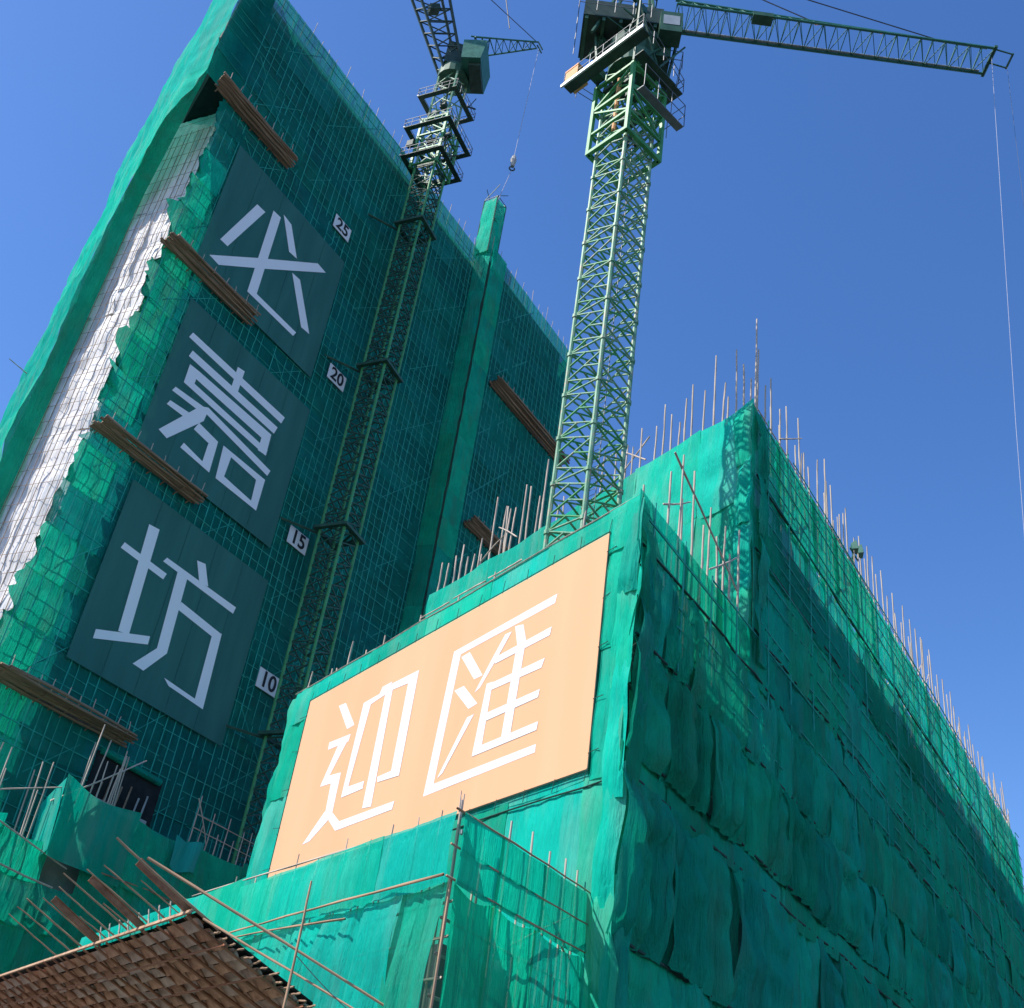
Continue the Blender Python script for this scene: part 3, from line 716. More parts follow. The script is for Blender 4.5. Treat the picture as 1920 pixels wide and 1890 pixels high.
while u < UR:
    gr.bar(TW(u, .5, FW + .13), TW(u + random.uniform(-.1, .1), HT - .6, FW + .13), .042, 4); u += random.uniform(.75, 1.0)
for k in range(86):
    h = 2 + k * 1.18; gr.bar(TW(UW + 3.4, h, FW + .11), TW(UR, h + random.uniform(-.2, .2), FW + .11), .036, 4)
for k in range(12):
    gr.bar(TW(UW + 4, 3 + k * 8.4, FW + .1), TW(UW + 11, 11 + k * 8.4, FW + .1), .055, 4)
gr.build('bamboo_grid', M['bamboo_net'], TB, 'stuff')
# roof poles, thin and pale
for i in range(46):
    u = UL + 1 + i * 1.38 + random.uniform(-.5, .5)
    d = .0 if u < UW else FW
    pole(TB, TW(u, HT - 2, d - .2), TW(u + random.uniform(-.2, .2), HT + random.uniform(.5, 2.3), d - .2 + random.uniform(-.2, .2)), .045)
# stray rods at the sunlit edge
pole(TB, TW(UL, 65, 0) + A * 24, TW(UL, 66, 0) + A * 24 + nA * 3.2, .06); pole(TB, TW(UL, 50, 0) + A * 24, TW(UL, 51, 0) + A * 24 + nA * 3.0, .06)

# catch platforms hung on the tower front
def platform(u0, u1, h, d0, out=1.3):
    pl = MB().box(TW((u0 + u1) / 2, h + .35, d0 + .15), B * (u1 - u0) / 2, nB * .06, UP * .10).build('catch_platform', M['bamboo_dark'], TB)
    n = 12
    for k in range(n):
        dd = .22 + out * k / (n - 1); hh = h + .1 + .55 * k / (n - 1)
        pole(pl, TW(u0 + random.uniform(-.4, .3), hh, d0 + dd), TW(u1 + random.uniform(-.35, .35), hh + random.uniform(-.1, .1), d0 + dd), .125, 'deck_pole', POLES_D)
    u = u0 + .4
    while u < u1:
        pole(pl, TW(u, h - .1, d0 - .1), TW(u, h + .62, d0 + out + .35), .055, 'bracket', POLES_D)
        pole(pl, TW(u, h + .5, d0 + out + .2), TW(u + random.uniform(-.1, .1), h + 1.1 + random.uniform(0, .5), d0 + out + .25), .04, 'peg')
        u += random.uniform(1.0, 1.5)
    return pl
for h, u0, u1 in ((86.2, -25.2, -15.0), (67.2, -23.9, -13.5), (48.5, -23.3, -12.6), (28.6, -23.3, -11.8)): platform(u0, u1, h, .1)
platform(19.6, 36.9, 86.0, FW + .1); platform(19.6, 36.9, 66.5, FW + .1)

# opening low on the front, with a rolled-up net above and a pale slab edge below
op = MB()
op.box(TW(-10.4, 26.0, .12), B * 3.1, nB * .05, UP * 1.7).build('opening_shade', M['shade_dark'], TB)  # near-black slab over the net; the interior's shade is its colour
MB().bar(TW(-13.3, 27.75, .3), TW(-7.7, 27.55, .35), .26, 8).build('rolled_net', M['net_dirt_shade'], TB)
MB().box(TW(-10.8, 24.35, .45), B * 2.6, nB * .35, UP * .16).build('ledge', M['slab'], TB)
for u, hh in ((-12.6, 1.3), (-11.9, 2.0), (-10.9, 1.6), (-10.1, 1.9), (-9.2, 1.4), (-8.5, 1.8)):
    MB().bar(TW(u, 24.5, .3), TW(u + .15, 24.5 + hh, .3), .07, 5).build('prop', M['bamboo_dark'] if u < -10 else M['slab'], TB)

# ================================================================== PODIUM IN FRONT OF THE TOWER
PF = 6.0
PD = thing('netted_podium', TW(-12, 0, 3), 'low netted podium with a tent-like peak at the foot of the tower, lower left', 'podium')
MB().prism([TW(-18.6, 0, PF - .8), TW(16, 0, PF - .8), TW(16, 0, .6), TW(-18.6, 0, .6)], UP * 19.2).build('core', M['core'], PD)
MB().prism([TW(-40, 0, PF - .9), TW(-18.7, 0, PF - .9), TW(-18.7, 0, .6), TW(-40, 0, .6)], UP * 16.0).build('low_core', M['core'], PD)
def pd_panel(u0, u1, top, bot, d, mat, **kw):
    panel(PD, TW(u0, top, d), B, u1 - u0 + .1, top - bot + .15, mat=mat, **kw)
def tent(s, t):
    u = -19.5 + 6.2 * s; peak = 22.9 + .25 * math.exp(-(s * 6) ** 2) - .35 * math.sin(math.pi * s)
    h = peak + (18.2 - peak) * t
    return TW(u, h, PF + .25 + .12 * math.sin(9 * s + 3 * t) + .5 * t * (1 - s))
mb = MB(); mb.smooth = True; mb.grid(tent, 16, 10).build('tent_net', M['net'], PD)
mb = MB(); mb.smooth = True
mb.grid(lambda s, t: TW(-19.5, 0, PF + .25 + .5 * t) + A * (4.2 * s) + nA * (.3 * math.sin(math.pi * s)) + UP * (22.9 - .9 * s - 4.4 * t - .5 * math.sin(math.pi * s)), 10, 8).build('tent_net', M['net'], PD)
pd_panel(-13.4, -8.6, 22.6, 18.6, PF, M['net_dirt_shade'], fold=.16, bag=.3, sag_t=.35, sag_b=.3, res=.4)
pd_panel(-8.7, -3.2, 22.7, 18.6, PF, M['net_dirt_shade'], fold=.12, bag=.3, sag_t=.15, sag_b=.3, res=.4)
pd_panel(-3.2, 6, 23.0, 18.6, PF, M['net_dirt_shade'], fold=.12, bag=.2, sag_t=.1, sag_b=.3, res=.4)
for u0, u1 in ((-32, -25.6), (-25.6, -22.4), (-22.4, -18.9)):
    pd_panel(u0, u1, 19.7 if u1 < -20 else 19.2, 16.9, PF, M['net_open'], fold=.14, bag=.1, sag_t=.35, sag_b=.25, res=.35)
for top, bot in ((18.7, 14.6), (14.7, 10.4), (10.5, 6), (6.1, .3)):
    u = -40
    while u < 8:
        wd = random.uniform(4, 6)
        if not (top > 18 and u < -19): pd_panel(u, u + wd, top, bot, PF + .04 * random.random(), M['net_dirt_shade'], fold=.16, bag=.3, sag_t=.12, sag_b=.3, res=.45)
        elif True: pd_panel(u, u + wd, 16.9, bot, PF, M['net_dirt_shade'], fold=.16, bag=.3, sag_t=.12, sag_b=.3, res=.45)
        u += wd
MB().poly_path([TW(u, 18.65 + random.uniform(-.1, .1), PF + .35) for u in range(-19, 8, 2)], .05, 5).build('edge_rope', M['bamboo_dark'], PD)
MB().poly_path([TW(u, 16.85 + random.uniform(-.1, .1), PF + .35) for u in range(-34, -17, 2)], .06, 5).build('edge_rope', M['bamboo'], PD)
# blue tarpaulin draped on the edge
mb = MB(); mb.smooth = True
mb.grid(lambda s, t: TW(-10.2 + 2.4 * s, 22.6 - 2.0 * t - .2 * math.sin(5 * s), PF + .5 + .12 * math.sin(9 * s + 2 * t)), 8, 6).build('tarpaulin', sheet_mat('teal_tarp', (0.006, 0.32, 0.28), (0.02, 0.42, 0.36), .1, 2.0, .5), PD)
for i in range(24):
    u = -27.5 + i * .62 + random.uniform(-.3, .3); d = random.uniform(2.0, PF + .2)
    base = 15.9 if u < -18.6 else 19.1
    pole(PD, TW(u, base, d), TW(u + random.uniform(-.3, .3), base + random.uniform(4.5, 8.5), d + random.uniform(-.3, .3)), .06)
pole(PD, TW(-19.5, 21.5, PF - .5), TW(-13.6, 26.4, PF - .5), .06); pole(PD, TW(-25, 20, PF), TW(-19, 22.5, PF), .05); pole(PD, TW(-24.5, 19.4, PF + .3), TW(-17.5, 18.0, PF + .4), .06)
for i in range(9):
    u = -8.6 + i * .78; t = (25.9, 24.2, 25.2, 24.0, 25.4, 24.1, 25.0, 25.2, 24.5)[i]
    pole(PD, TW(u, 21.5, PF - .1), TW(u + .15, t, PF - .1), .05)
for h in (23.7, 24.6): pole(PD, TW(-8.6, h, PF - .05), TW(-1.8, h - .1, PF - .05), .04)
pole(PD, TW(-8.8, 25.6, PF), TW(-7.0, 22.9, PF), .045)

# ================================================================== BANNERS AND FLOOR SIGNS
HUI = [[(10.47, 21.31), (4.01, 21.46), (4.08, 21.11), (9.95, 21.02)], [(10.47, 21.31), (9.92, 21.05), (10.31, 15.9), (10.91, 15.55)], [(10.91, 15.55), (10.31, 15.9), (4.2, 15.9), (4.2, 15.61)], [(9.84, 20.87), (9.28, 20.9), (8.11, 19.57), (8.66, 19.57)], [(9.94, 19.49), (9.31, 19.5), (8.17, 18.46), (8.72, 18.4)], [(10.14, 16.06), (8.72, 18.07), (8.28, 18.08), (9.81, 16.19)], [(8.48, 18.98), (7.69, 20.01), (6.98, 20.87), (6.56, 20.85), (7.26, 20.04), (8.16, 19.08)], [(8.0, 16.38), (7.73, 19.11), (7.35, 19.08), (7.45, 16.68)], [(6.4, 21.0), (5.88, 20.9), (5.55, 20.11), (6.06, 20.04)], [(6.12, 20.06), (5.59, 20.04), (5.77, 16.51), (6.3, 16.61)], [(7.39, 20.08), (4.1, 20.19), (4.15, 19.87), (7.39, 19.8)], [(7.53, 19.05), (4.28, 19.04), (4.42, 18.71), (7.58, 18.76)], [(7.38, 17.89), (4.35, 17.9), (4.4, 17.61), (7.43, 17.58)], [(8.0, 16.38), (7.45, 16.68), (4.22, 16.7), (4.26, 16.4)]]
YING = [[(19.87, 21.68), (19.22, 21.64), (17.88, 20.24), (18.5, 20.2)], [(20.0, 19.96), (18.05, 19.86), (18.1, 19.53), (19.97, 19.61)], [(18.88, 19.87), (18.03, 19.83), (19.34, 18.08), (19.92, 17.9)], [(19.92, 17.9), (19.43, 18.28), (18.16, 18.15), (18.17, 17.78)], [(18.92, 18.12), (18.16, 18.15), (18.15, 16.37), (18.82, 16.46)], [(18.89, 16.6), (18.11, 16.27), (19.74, 15.49), (20.38, 15.45)], [(18.71, 16.39), (18.31, 16.52), (17.25, 15.82), (17.53, 15.52)], [(17.53, 15.52), (17.36, 15.88), (13.01, 15.83), (13.07, 15.51)], [(17.37, 21.12), (16.09, 21.16), (15.95, 21.44), (15.15, 21.45), (15.46, 20.98), (17.12, 20.82)], [(17.41, 21.13), (16.71, 20.84), (17.18, 17.3), (17.64, 16.93)], [(17.64, 16.93), (17.22, 17.31), (15.86, 17.26), (15.85, 16.93)], [(15.55, 21.23), (14.98, 21.33), (14.82, 15.98), (15.54, 16.05)], [(15.19, 21.35), (13.02, 21.32), (13.11, 20.9), (15.0, 21.02)], [(13.72, 21.13), (13.01, 21.29), (13.02, 16.83), (13.73, 17.19)], [(14.78, 17.18), (13.73, 17.19), (13.02, 16.84), (14.69, 16.94)]]
FANG = [[(-15.99, 44.69), (-14.96, 44.84), (-14.43, 36.12), (-15.4, 35.91)], [(-17.6, 41.63), (-17.44, 42.19), (-13.02, 42.03), (-13.17, 41.46)], [(-17.15, 34.43), (-17.18, 35.14), (-12.63, 36.9), (-12.58, 36.25)], [(-10.72, 44.59), (-9.83, 44.78), (-8.9, 43.23), (-9.87, 43.09)], [(-13.71, 42.75), (-13.47, 43.21), (-5.59, 43.15), (-5.69, 42.51)], [(-12.13, 42.7), (-11.08, 42.82), (-10.7, 36.45), (-11.71, 36.39)], [(-11.71, 36.39), (-10.7, 36.45), (-12.22, 34.3), (-13.31, 34.35)], [(-11.03, 40.04), (-10.92, 40.74), (-6.18, 40.37), (-6.97, 39.73)], [(-7.11, 39.82), (-6.21, 40.44), (-5.86, 34.11), (-6.9, 34.52)], [(-10.25, 34.68), (-6.9, 34.52), (-5.86, 34.11), (-9.62, 34.3)]]
JIA = [[(-18.51, 61.51), (-18.31, 62.18), (-6.43, 62.12), (-6.63, 61.3)], [(-12.99, 62.77), (-12.16, 62.92), (-12.15, 60.3), (-12.95, 60.18)], [(-17.91, 59.94), (-17.74, 60.67), (-6.89, 60.66), (-7.07, 59.82)], [(-17.53, 59.37), (-16.49, 59.44), (-16.49, 57.6), (-17.49, 57.48)], [(-17.53, 59.37), (-16.49, 59.44), (-7.33, 59.53), (-8.04, 58.51), (-16.68, 58.6)], [(-17.49, 57.48), (-16.7, 58.11), (-7.22, 57.92), (-7.3, 57.28)], [(-8.28, 58.83), (-7.33, 59.53), (-7.22, 57.32), (-8.25, 57.19)], [(-18.24, 56.04), (-18.05, 56.56), (-14.5, 56.93), (-14.77, 56.26)], [(-18.26, 54.63), (-18.07, 55.15), (-15.23, 55.54), (-15.46, 54.81)], [(-18.14, 52.19), (-15.39, 56.45), (-14.39, 56.64), (-14.45, 55.74), (-17.17, 52.0)], [(-15.09, 54.43), (-14.81, 55.29), (-12.44, 55.05), (-13.0, 54.27)], [(-13.31, 54.24), (-12.44, 55.05), (-12.31, 52.01), (-13.29, 52.33)], [(-15.72, 52.15), (-15.54, 52.73), (-13.13, 52.44), (-12.31, 52.01)], [(-15.43, 56.59), (-14.46, 57.15), (-6.25, 56.34), (-6.43, 55.68)], [(-11.81, 55.13), (-10.7, 54.69), (-10.77, 52.6), (-11.55, 51.98)], [(-11.81, 55.13), (-10.7, 54.69), (-7.47, 54.55), (-6.53, 55.19)], [(-7.47, 54.55), (-6.53, 55.19), (-6.5, 52.01), (-7.33, 52.49)], [(-11.55, 51.98), (-10.79, 52.67), (-7.33, 52.49), (-6.5, 52.01)]]
BI = [[(-19.08, 72.45), (-16.77, 79.35), (-15.67, 79.45), (-18.14, 72.51)], [(-14.88, 80.48), (-13.85, 80.58), (-13.61, 70.81), (-14.65, 70.24)], [(-14.65, 70.24), (-13.63, 70.88), (-8.06, 70.98), (-8.29, 70.36)], [(-19.52, 70.11), (-14.82, 74.26), (-8.05, 80.05), (-6.75, 80.0), (-13.64, 74.0), (-18.32, 70.04)], [(-13.67, 81.2), (-12.46, 81.04), (-10.61, 78.23), (-11.71, 78.09)], [(-10.62, 76.36), (-9.5, 76.48), (-6.51, 72.11), (-7.69, 71.98)]]

def glyph(parent, strokes, at, out, mat, base):
    mb = MB()
    for i, st in enumerate(strokes):
        k = base + 0.0006 * i
        mb.prism([at(x, h) + out * k for x, h in st], out * 0.0012)
    return mb.build('character', mat, parent)

ob = thing('orange_banner', R3(12.3, 0, 14.3) + nA * .3, 'large orange banner with two white Chinese characters on the near building', 'banner')
def osheet(s, t):
    a = 23.15 - 21.75 * s; h = 22.85 - 8.45 * t
    return R3(a, 0, h) + nA * (.17 + .004 * noise.noise(V((a * .5, h * .5, 1))))
mb = MB(); mb.smooth = True; mb.grid(osheet, 40, 18).build('sheet', M['orange'], ob)
glyph(ob, YING, lambda a, h: R3(a, 0, h), nA, M['print_white'], .1752)
glyph(ob, HUI, lambda a, h: R3(a, 0, h), nA, M['print_white'], .1752)
MB().poly_path([R3(23.2, 0, 22.9) + nA * .175, R3(1.35, 0, 22.9) + nA * .175, R3(1.35, 0, 14.35) + nA * .175, R3(23.2, 0, 14.35) + nA * .175, R3(23.2, 0, 22.9) + nA * .175], .018, 4).build('hem_rope', M['net_rope'], ob)

for k in range(15):
    a = 1.4 + k * 1.55
    MB().bar(R3(a, 0, 22.84) + nA * .178, R3(a + random.uniform(-.1, .1), 0, 23.25 + random.uniform(0, .15)) + nA * .16, .012, 4).build('tie', M['net_rope'], ob)
    if a < 12: MB().bar(R3(a, 0, 14.42) + nA * .178, R3(a + random.uniform(-.1, .1), 0, 14.0 + random.uniform(-.1, .1)) + nA * .2, .012, 4).build('tie', M['net_rope'], ob)
for k in range(5):
    h = 14.9 + k * 1.8
    MB().bar(R3(1.42, 0, h) + nA * .178, R3(.9, 0, h + random.uniform(-.1, .1)) + nA * .2, .012, 4).build('tie', M['net_rope'], ob)
    MB().bar(R3(23.12, 0, h) + nA * .178, R3(23.7, 0, h + random.uniform(-.1, .1)) + nA * .25, .012, 4).build('tie', M['net_rope'], ob)

def tower_banner(u0, u1, h0, h1, strokes, label, notch=0.0):
    t = thing('teal_banner', TW((u0 + u1) / 2, h0, .3), label, 'banner', 'teal banners on the tower')
    def sh(s, q):
        u = u0 + (u1 - u0) * s; h = h1 + (h0 - h1) * q
        return TW(u, h, .32 + .02 * noise.noise(V((u * .4, h * .4, 3))))
    mb = MB(); mb.smooth = True; mb.grid(sh, 30, 24).build('sheet', M['teal'], t)
    glyph(t, strokes, lambda u, h: TW(u, h), nB, M['print_pale'], .352)
    for k in range(1, 5):
        u = u0 + (u1 - u0) * k / 5
        MB().box(TW(u, (h0 + h1) / 2, .345), B * .02, nB * .008, UP * (h1 - h0) / 2 * .99).build('seam', M['teal'], t)
    return t
tower_banner(-20.6, -4.8, 68.1, 83.3, BI, 'topmost dark teal banner on the tower, one pale character of crossing slanted strokes')
tower_banner(-19.6, -3.8, 49.9, 65.0, JIA, 'middle dark teal banner on the tower, one pale character of many stacked strokes')
tower_banner(-18.6, -3.0, 32.3, 47.1, FANG, 'lowest dark teal banner on the tower, one pale two-part character')

def sign(txt, u, h, label, tilt=0.0):
    t = thing('floor_sign', TW(u, h - .85, .3), label, 'sign', 'floor number signs')
    MB().box(TW(u, h, .34), B * 1.25 + UP * tilt, nB * .03, UP * .85).build('board', M['sign'], t)
    cu = bpy.data.curves.new('digits', 'FONT'); cu.body = txt; cu.size = 1.9; cu.align_x = 'CENTER'; cu.align_y = 'CENTER'; cu.extrude = .012; cu.offset = 0.035
    tmp = bpy.data.objects.new('tmp', cu); COL.objects.link(tmp)
    dg = bpy.context.evaluated_depsgraph_get()
    me = bpy.data.meshes.new_from_object(tmp.evaluated_get(dg)); bpy.data.objects.remove(tmp)
    me.materials.clear(); me.materials.append(M['ink'])
    m = Matrix((B, UP, nB)).transposed().to_4x4(); m.translation = TW(u, h, .40)
    place('digits', me, t, m)
sign('10', -.05, 39.1, 'white board numbered 10, lowest floor sign on the tower')
sign('15', -1.0, 52.4, 'white board numbered 15, beside the middle teal banner')
sign('20', -1.7, 70.6, 'white board numbered 20, right of the topmost teal banner')
sign('25', -6.4, 86.7, 'white board numbered 25, highest floor sign above the topmost teal banner')

# ================================================================== CRANES
def lattice_section(mb_leg, braces, cen, e1, e2, hw, z0, z1, leg_r, br_r, nlat=3, n=6):
    corners = [cen + e1 * hw * a + e2 * hw * b for a, b in ((1, 1), (-1, 1), (-1, -1), (1, -1))]
    for cn in corners: mb_leg.bar(cn + UP * z0, cn + UP * z1, leg_r, n)
    for i in range(4):
        p, q = corners[i], corners[(i + 1) % 4]
        dz = (z1 - z0) / nlat
        for k in range(nlat):
            a, b = (p, q) if k % 2 == 0 else (q, p)
            braces.append((a + UP * (z0 + dz * k), b + UP * (z0 + dz * (k + 1))))
        braces.append((p + UP * z0, q + UP * z0))
        m_ = (p + q) / 2
        for k in range(nlat): braces.append(((q if k % 2 == 0 else p) + UP * (z0 + dz * k), m_ + UP * (z0 + dz * (k + .5))))

def railing(mb, pts, h=1.1, closed=False, r=.022):
    P = list(pts) + ([pts[0]] if closed else [])
    for a, b in zip(P, P[1:]):
        for k in (.5, 1.0): mb.bar(a + UP * h * k, b + UP * h * k, r, 4)
        n = max(1, int((b - a).length / .9))
        for i in range(n + 1): mb.bar(a.lerp(b, i / n), a.lerp(b, i / n) + UP * h, r, 4)

def deck(mb, cen, e1, e2, a, b, z, inner=0.0, t=.06):
    if inner:
        for s in (-1, 1):
            mb.box(cen + e1 * s * (a + inner) / 2 + UP * z, e1 * (a - inner) / 2, e2 * b, UP * t)
            mb.box(cen + e2 * s * (b + inner) / 2 + UP * z, e1 * (inner - .003), e2 * (b - inner) / 2, UP * t)
    else: mb.box(cen + UP * z, e1 * a, e2 * b, UP * t)

def jib(parent, p0, p1, w0, w1, hgt0, hgt1, n, mat, r=.06, br=.03, name='jib', split=False):
    d = (p1 - p0); L = d.length; d.normalize(); s = d.cross(UP).normalized(); up = s.cross(d)
    ch = MB(); bm = MB()
    def P(t, k):
        c = p0 + d * L * t; w_ = w0 + (w1 - w0) * t; h_ = hgt0 + (hgt1 - hgt0) * t
        return c + (s * w_ / 2 * k if k else up * h_)
    for k in (-1, 1, 0): ch.bar(P(0, k), P(1, k), r, 6)
    pr = []
    for i in range(n):
        t0, t1 = i / n, (i + 1) / n; tm = (t0 + t1) / 2
        for k in (-1, 1):
            pr.append((P(t0, k), P(tm, 0))); pr.append((P(tm, 0), P(t1, k)))
        pr.append((P(t0, -1), P(t0, 1))); pr.append((P(t0, -1) if i % 2 else P(t0, 1), P(t1, 1) if i % 2 else P(t1, -1)))
    o = ch.build(name, mat, parent)
    if split:
        for a, b in pr: MB().bar(a, b, br, 4).build('brace', mat, o)
    else:
        for a, b in pr: bm.bar(a, b, br, 4)
        bm.build('lacing', mat, o)
    return o

# ---- near crane
CC = V((2.92, 38.39, 0)); vv = V((0.0759, 0.9971, 0)); pp = V((0.9971, -0.0759, 0))
e1 = (pp - vv).normalized(); e2 = (-pp - vv).normalized()      # faces at 45 degrees to the street view
NC = thing('tower_crane', CC + UP * 21.5, 'near green tower crane with pale lattice mast rising behind the orange banner', 'crane', 'tower cranes')
hw = .965
z = 21.46
zs = [z]
while zs[-1] < 49.8: zs.append(min(zs[-1] + 2.35, 52.5))
for a, b in ((1, 1), (-1, 1), (-1, -1), (1, -1)):
    c0 = CC + e1 * hw * a + e2 * hw * b; lg = MB(); lg.bar(c0 + UP * zs[0], c0 + UP * zs[-1], .105, 8)
    for zz in zs[1:]: lg.bar(c0 + UP * (zz - .16), c0 + UP * (zz + .02), .15, 8)
    lg.smooth = False; lg.build('mast_leg', M['steel_pale'], NC)
for z, z1 in zip(zs, zs[1:]):
    br = []; lattice_section(MB(), br, CC, e1, e2, hw, z, z1, .1, .05, 3)
    for a, b in br: MB().bar(a, b, .048, 6).build('brace', M['steel_pale'] if random.random() < .55 else M['steel_green'], NC)
lad = MB(); c0 = CC - e2 * .45 - e1 * .1
for s_ in (-.2, .2): lad.bar(c0 + e1 * s_ + UP * zs[0], c0 + e1 * s_ + UP * zs[-1], .02, 4)
for k in range(105): lad.bar(c0 - e1 * .2 + UP * (zs[0] + .29 * k), c0 + e1 * .2 + UP * (zs[0] + .29 * k), .013, 4)
lad.build('ladder', M['rail'], NC)
z = zs[-1]
top_m = z
# climbing cage
cg = MB(); cw = 1.28
cor = [CC + e1 * cw * a + e2 * cw * b for a, b in ((1, 1), (-1, 1), (-1, -1), (1, -1))]
for p in cor: cg.box(p + UP * 51.7, e1 * .10, e2 * .10, UP * 2.75)
cage = cg.build('climbing_cage', M['steel_green'], NC)
for i in range(4):
    p, q = cor[i], cor[(i + 1) % 4]
    for zz, r in ((49.05, .15), (50.5, .10), (52.4, .12), (54.35, .12)): MB().bar(p + UP * zz, q + UP * zz, r, 4).build('ring_beam', M['steel_green'], cage)
    MB().bar(p + UP * 50.6, q + UP * 52.3, .07, 4).build('brace', M['steel_green'], cage)
    MB().bar(q + UP * 52.5, p + UP * 54.2, .07, 4).build('brace', M['steel_green'], cage)
# mast above, inside the cage
leg = MB(); br = []
lattice_section(leg, br, CC, e1, e2, hw, top_m, 55.6, .09, .04, 3)
for a, b in br: leg.bar(a, b, .04, 4)
leg.build('mast_head', M['steel_green'], NC)
# hydraulic ram and inner clutter
MB().bar(CC + e2 * .9 + UP * 50.2, CC + e2 * .9 + UP * 54.5, .13, 8).build('climbing_ram', M['crate'], NC)
cl = MB()
rr = random.Random(5)
for k in range(16):
    a = CC + e1 * rr.uniform(-1, 1) + e2 * rr.uniform(-1, 1) + UP * rr.uniform(50.8, 55.5)
    cl.box(a, e1 * rr.uniform(.05, .35), e2 * rr.uniform(.05, .3), UP * rr.uniform(.04, .25))
cl.build('climbing_gear', M['machine'], NC, 'stuff')
# work platforms with railings
dk = MB(); dk.box(CC + e2 * 2.08 + UP * 54.75, e1 * 2.75, e2 * .3, UP * .04); dk.box(CC - e2 * 1.7 + UP * 54.75, e1 * 1.9, e2 * .33, UP * .04); dk.box(CC + e1 * 1.66 + UP * 54.75, e1 * .3, e2 * 1.37, UP * .04)
dk.build('work_platform', M['machine'], NC)
rl = MB(); q = [CC + e1 * p_[0] + e2 * p_[1] + UP * 54.8 for p_ in ((2.75, 2.38), (-2.75, 2.38), (-2.75, 1.4), (-1.9, -2.0), (1.95, -2.0))]
railing(rl, q, 1.1, True); rl.build('railing', M['rail'], NC)
dk = MB(); dk.box(CC + e1 * 2.25 + UP * 51.1, e1 * .22, e2 * 1.6, UP * .03); dk.build('lower_platform', M['rail'], NC)
rl = MB(); q = [CC + e1 * .3 + e1 * 2.2 * a + e2 * 1.6 * b + UP * 51.1 for a, b in ((1, 1), (1, -1))]
railing(rl, [CC + e1 * 2.5 + e2 * 1.6 + UP * 51.1, CC + e1 * 2.5 - e2 * 1.6 + UP * 51.1, CC + e1 * .2 - e2 * 1.6 + UP * 51.1], 1.7)
rl.build('railing', M['rail'], NC)
# pale toe beam along the outer left edge of the platform
MB().box(CC + e2 * 2.45 + UP * 54.72, e1 * 2.85, e2 * .05, UP * .11).build('toe_beam', M['grey_metal'], NC)
# slewing ring, machinery deck, cab, tower head
sr = MB(); sr.bar(CC + UP * 55.6, CC + UP * 56.6, 1.35, 20); sr.bar(CC + UP * 56.6, CC + UP * 57.9, 1.1, 14, 1.5); sr.build('slewing_ring', M['steel_dark'], NC)
cl = MB(); rr = random.Random(21)
for k in range(44):
    a = CC + e1 * rr.uniform(-1.7, 1.7) + e2 * rr.uniform(-1.7, 1.7) + UP * rr.uniform(54.9, 60)
    if k % 3: cl.bar(a, a + e1 * rr.uniform(-1.3, 1.3) + e2 * rr.uniform(-1.3, 1.3) + UP * rr.uniform(.2, 2.2), rr.uniform(.03, .08), 4)
    else: cl.box(a, e1 * rr.uniform(.08, .35), e2 * rr.uniform(.08, .35), UP * rr.uniform(.06, .4))
for a, b in ((1, 1), (-1, 1), (-1, -1), (1, -1)): cl.bar(CC + (e1 * a + e2 * b) * 1.25 + UP * 54.5, CC + (e1 * a + e2 * b) * 1.6 + UP * 59.2, .09, 4); cl.bar(CC + (e1 * a + e2 * b) * 1.25 + UP * 54.5, CC + (e1 * a - e2 * b) * 1.5 + UP * 59.2, .07, 4)
cl.build('turntable_gear', M['steel_dark'], NC, 'stuff')
jd = V((1, -0.02, 0)).normalized(); js = V((0.02, 1, 0)).normalized()
md = MB(); md.box(CC - jd * .9 + js * .4 + UP * 60.0, jd * 2.2, js * 1.4, UP * .7); md.build('machinery_deck', M['machine'], NC)
md = MB()
for k in range(5): md.box(CC - jd * (2.9 - k * .95) + js * .4 + UP * 59.15, jd * .09, js * 1.35, UP * .14)
md.build('deck_joists', M['steel_dark'], NC)
rl = MB(); q = [CC - jd * 3.4 - js * 1.3 + UP * 59.3, CC + jd * .6 - js * 1.3 + UP * 59.3]
railing(rl, [CC - jd * 3.4 + js * 1.6 + UP * 59.3] + q, 1.2); rl.build('railing', M['rail'], NC)
rl = MB(); railing(rl, [CC + jd * 1.6 - js * .4 + UP * 56.4, CC + jd * 2.6 - js * .4 + UP * 56.4, CC + jd * 2.6 + js * 1.5 + UP * 56.4], 1.5); rl.build('railing', M['rail'], NC)
MB().box(CC + jd * 1.0 + js * .2 + UP * 58.4, jd * .9, js * .9, UP * 1.5).build('turntable_tower', M['steel_dark'], NC)
cabm = MB(); cabm.box(CC + jd * 1.7 - js * 1.2 + UP * 58.6, jd * .6, js * .5, UP * .85); cab_o = cabm.build('cab', M['steel_dark'], NC)
MB().box(CC + jd * 1.7 - js * 1.71 + UP * 58.7, jd * .45, js * .008, UP * .4).build('cab_window', M['lamp_glass'], cab_o)
hd = MB()
for a in (-1, 1):
    hd.bar(CC + js * .8 * a + jd * .9 + UP * 59, CC + jd * .2 + UP * 68, .10, 5); hd.bar(CC + js * .8 * a - jd * 2.5 + UP * 58, CC + jd * .2 + UP * 68, .10, 5)
for k in range(6): hd.bar(CC + js * .8 * (1 - k / 6.5) + jd * .9 + UP * (59.5 + 1.4 * k), CC - js * .8 * (1 - k / 6.5) + jd * .9 + UP * (59.5 + 1.4 * k), .05, 4)
hd.build('tower_head', M['steel_dark'], NC)
j0 = CC + jd * 1.9 - js * 1.0 + UP * 60.0; j1 = V((22.3, 37.05, 60.0))
JB = jib(NC, j0, j1, 1.75, 1.6, 1.7, 1.2, 26, M['steel_teal'], .075, .026, 'jib')
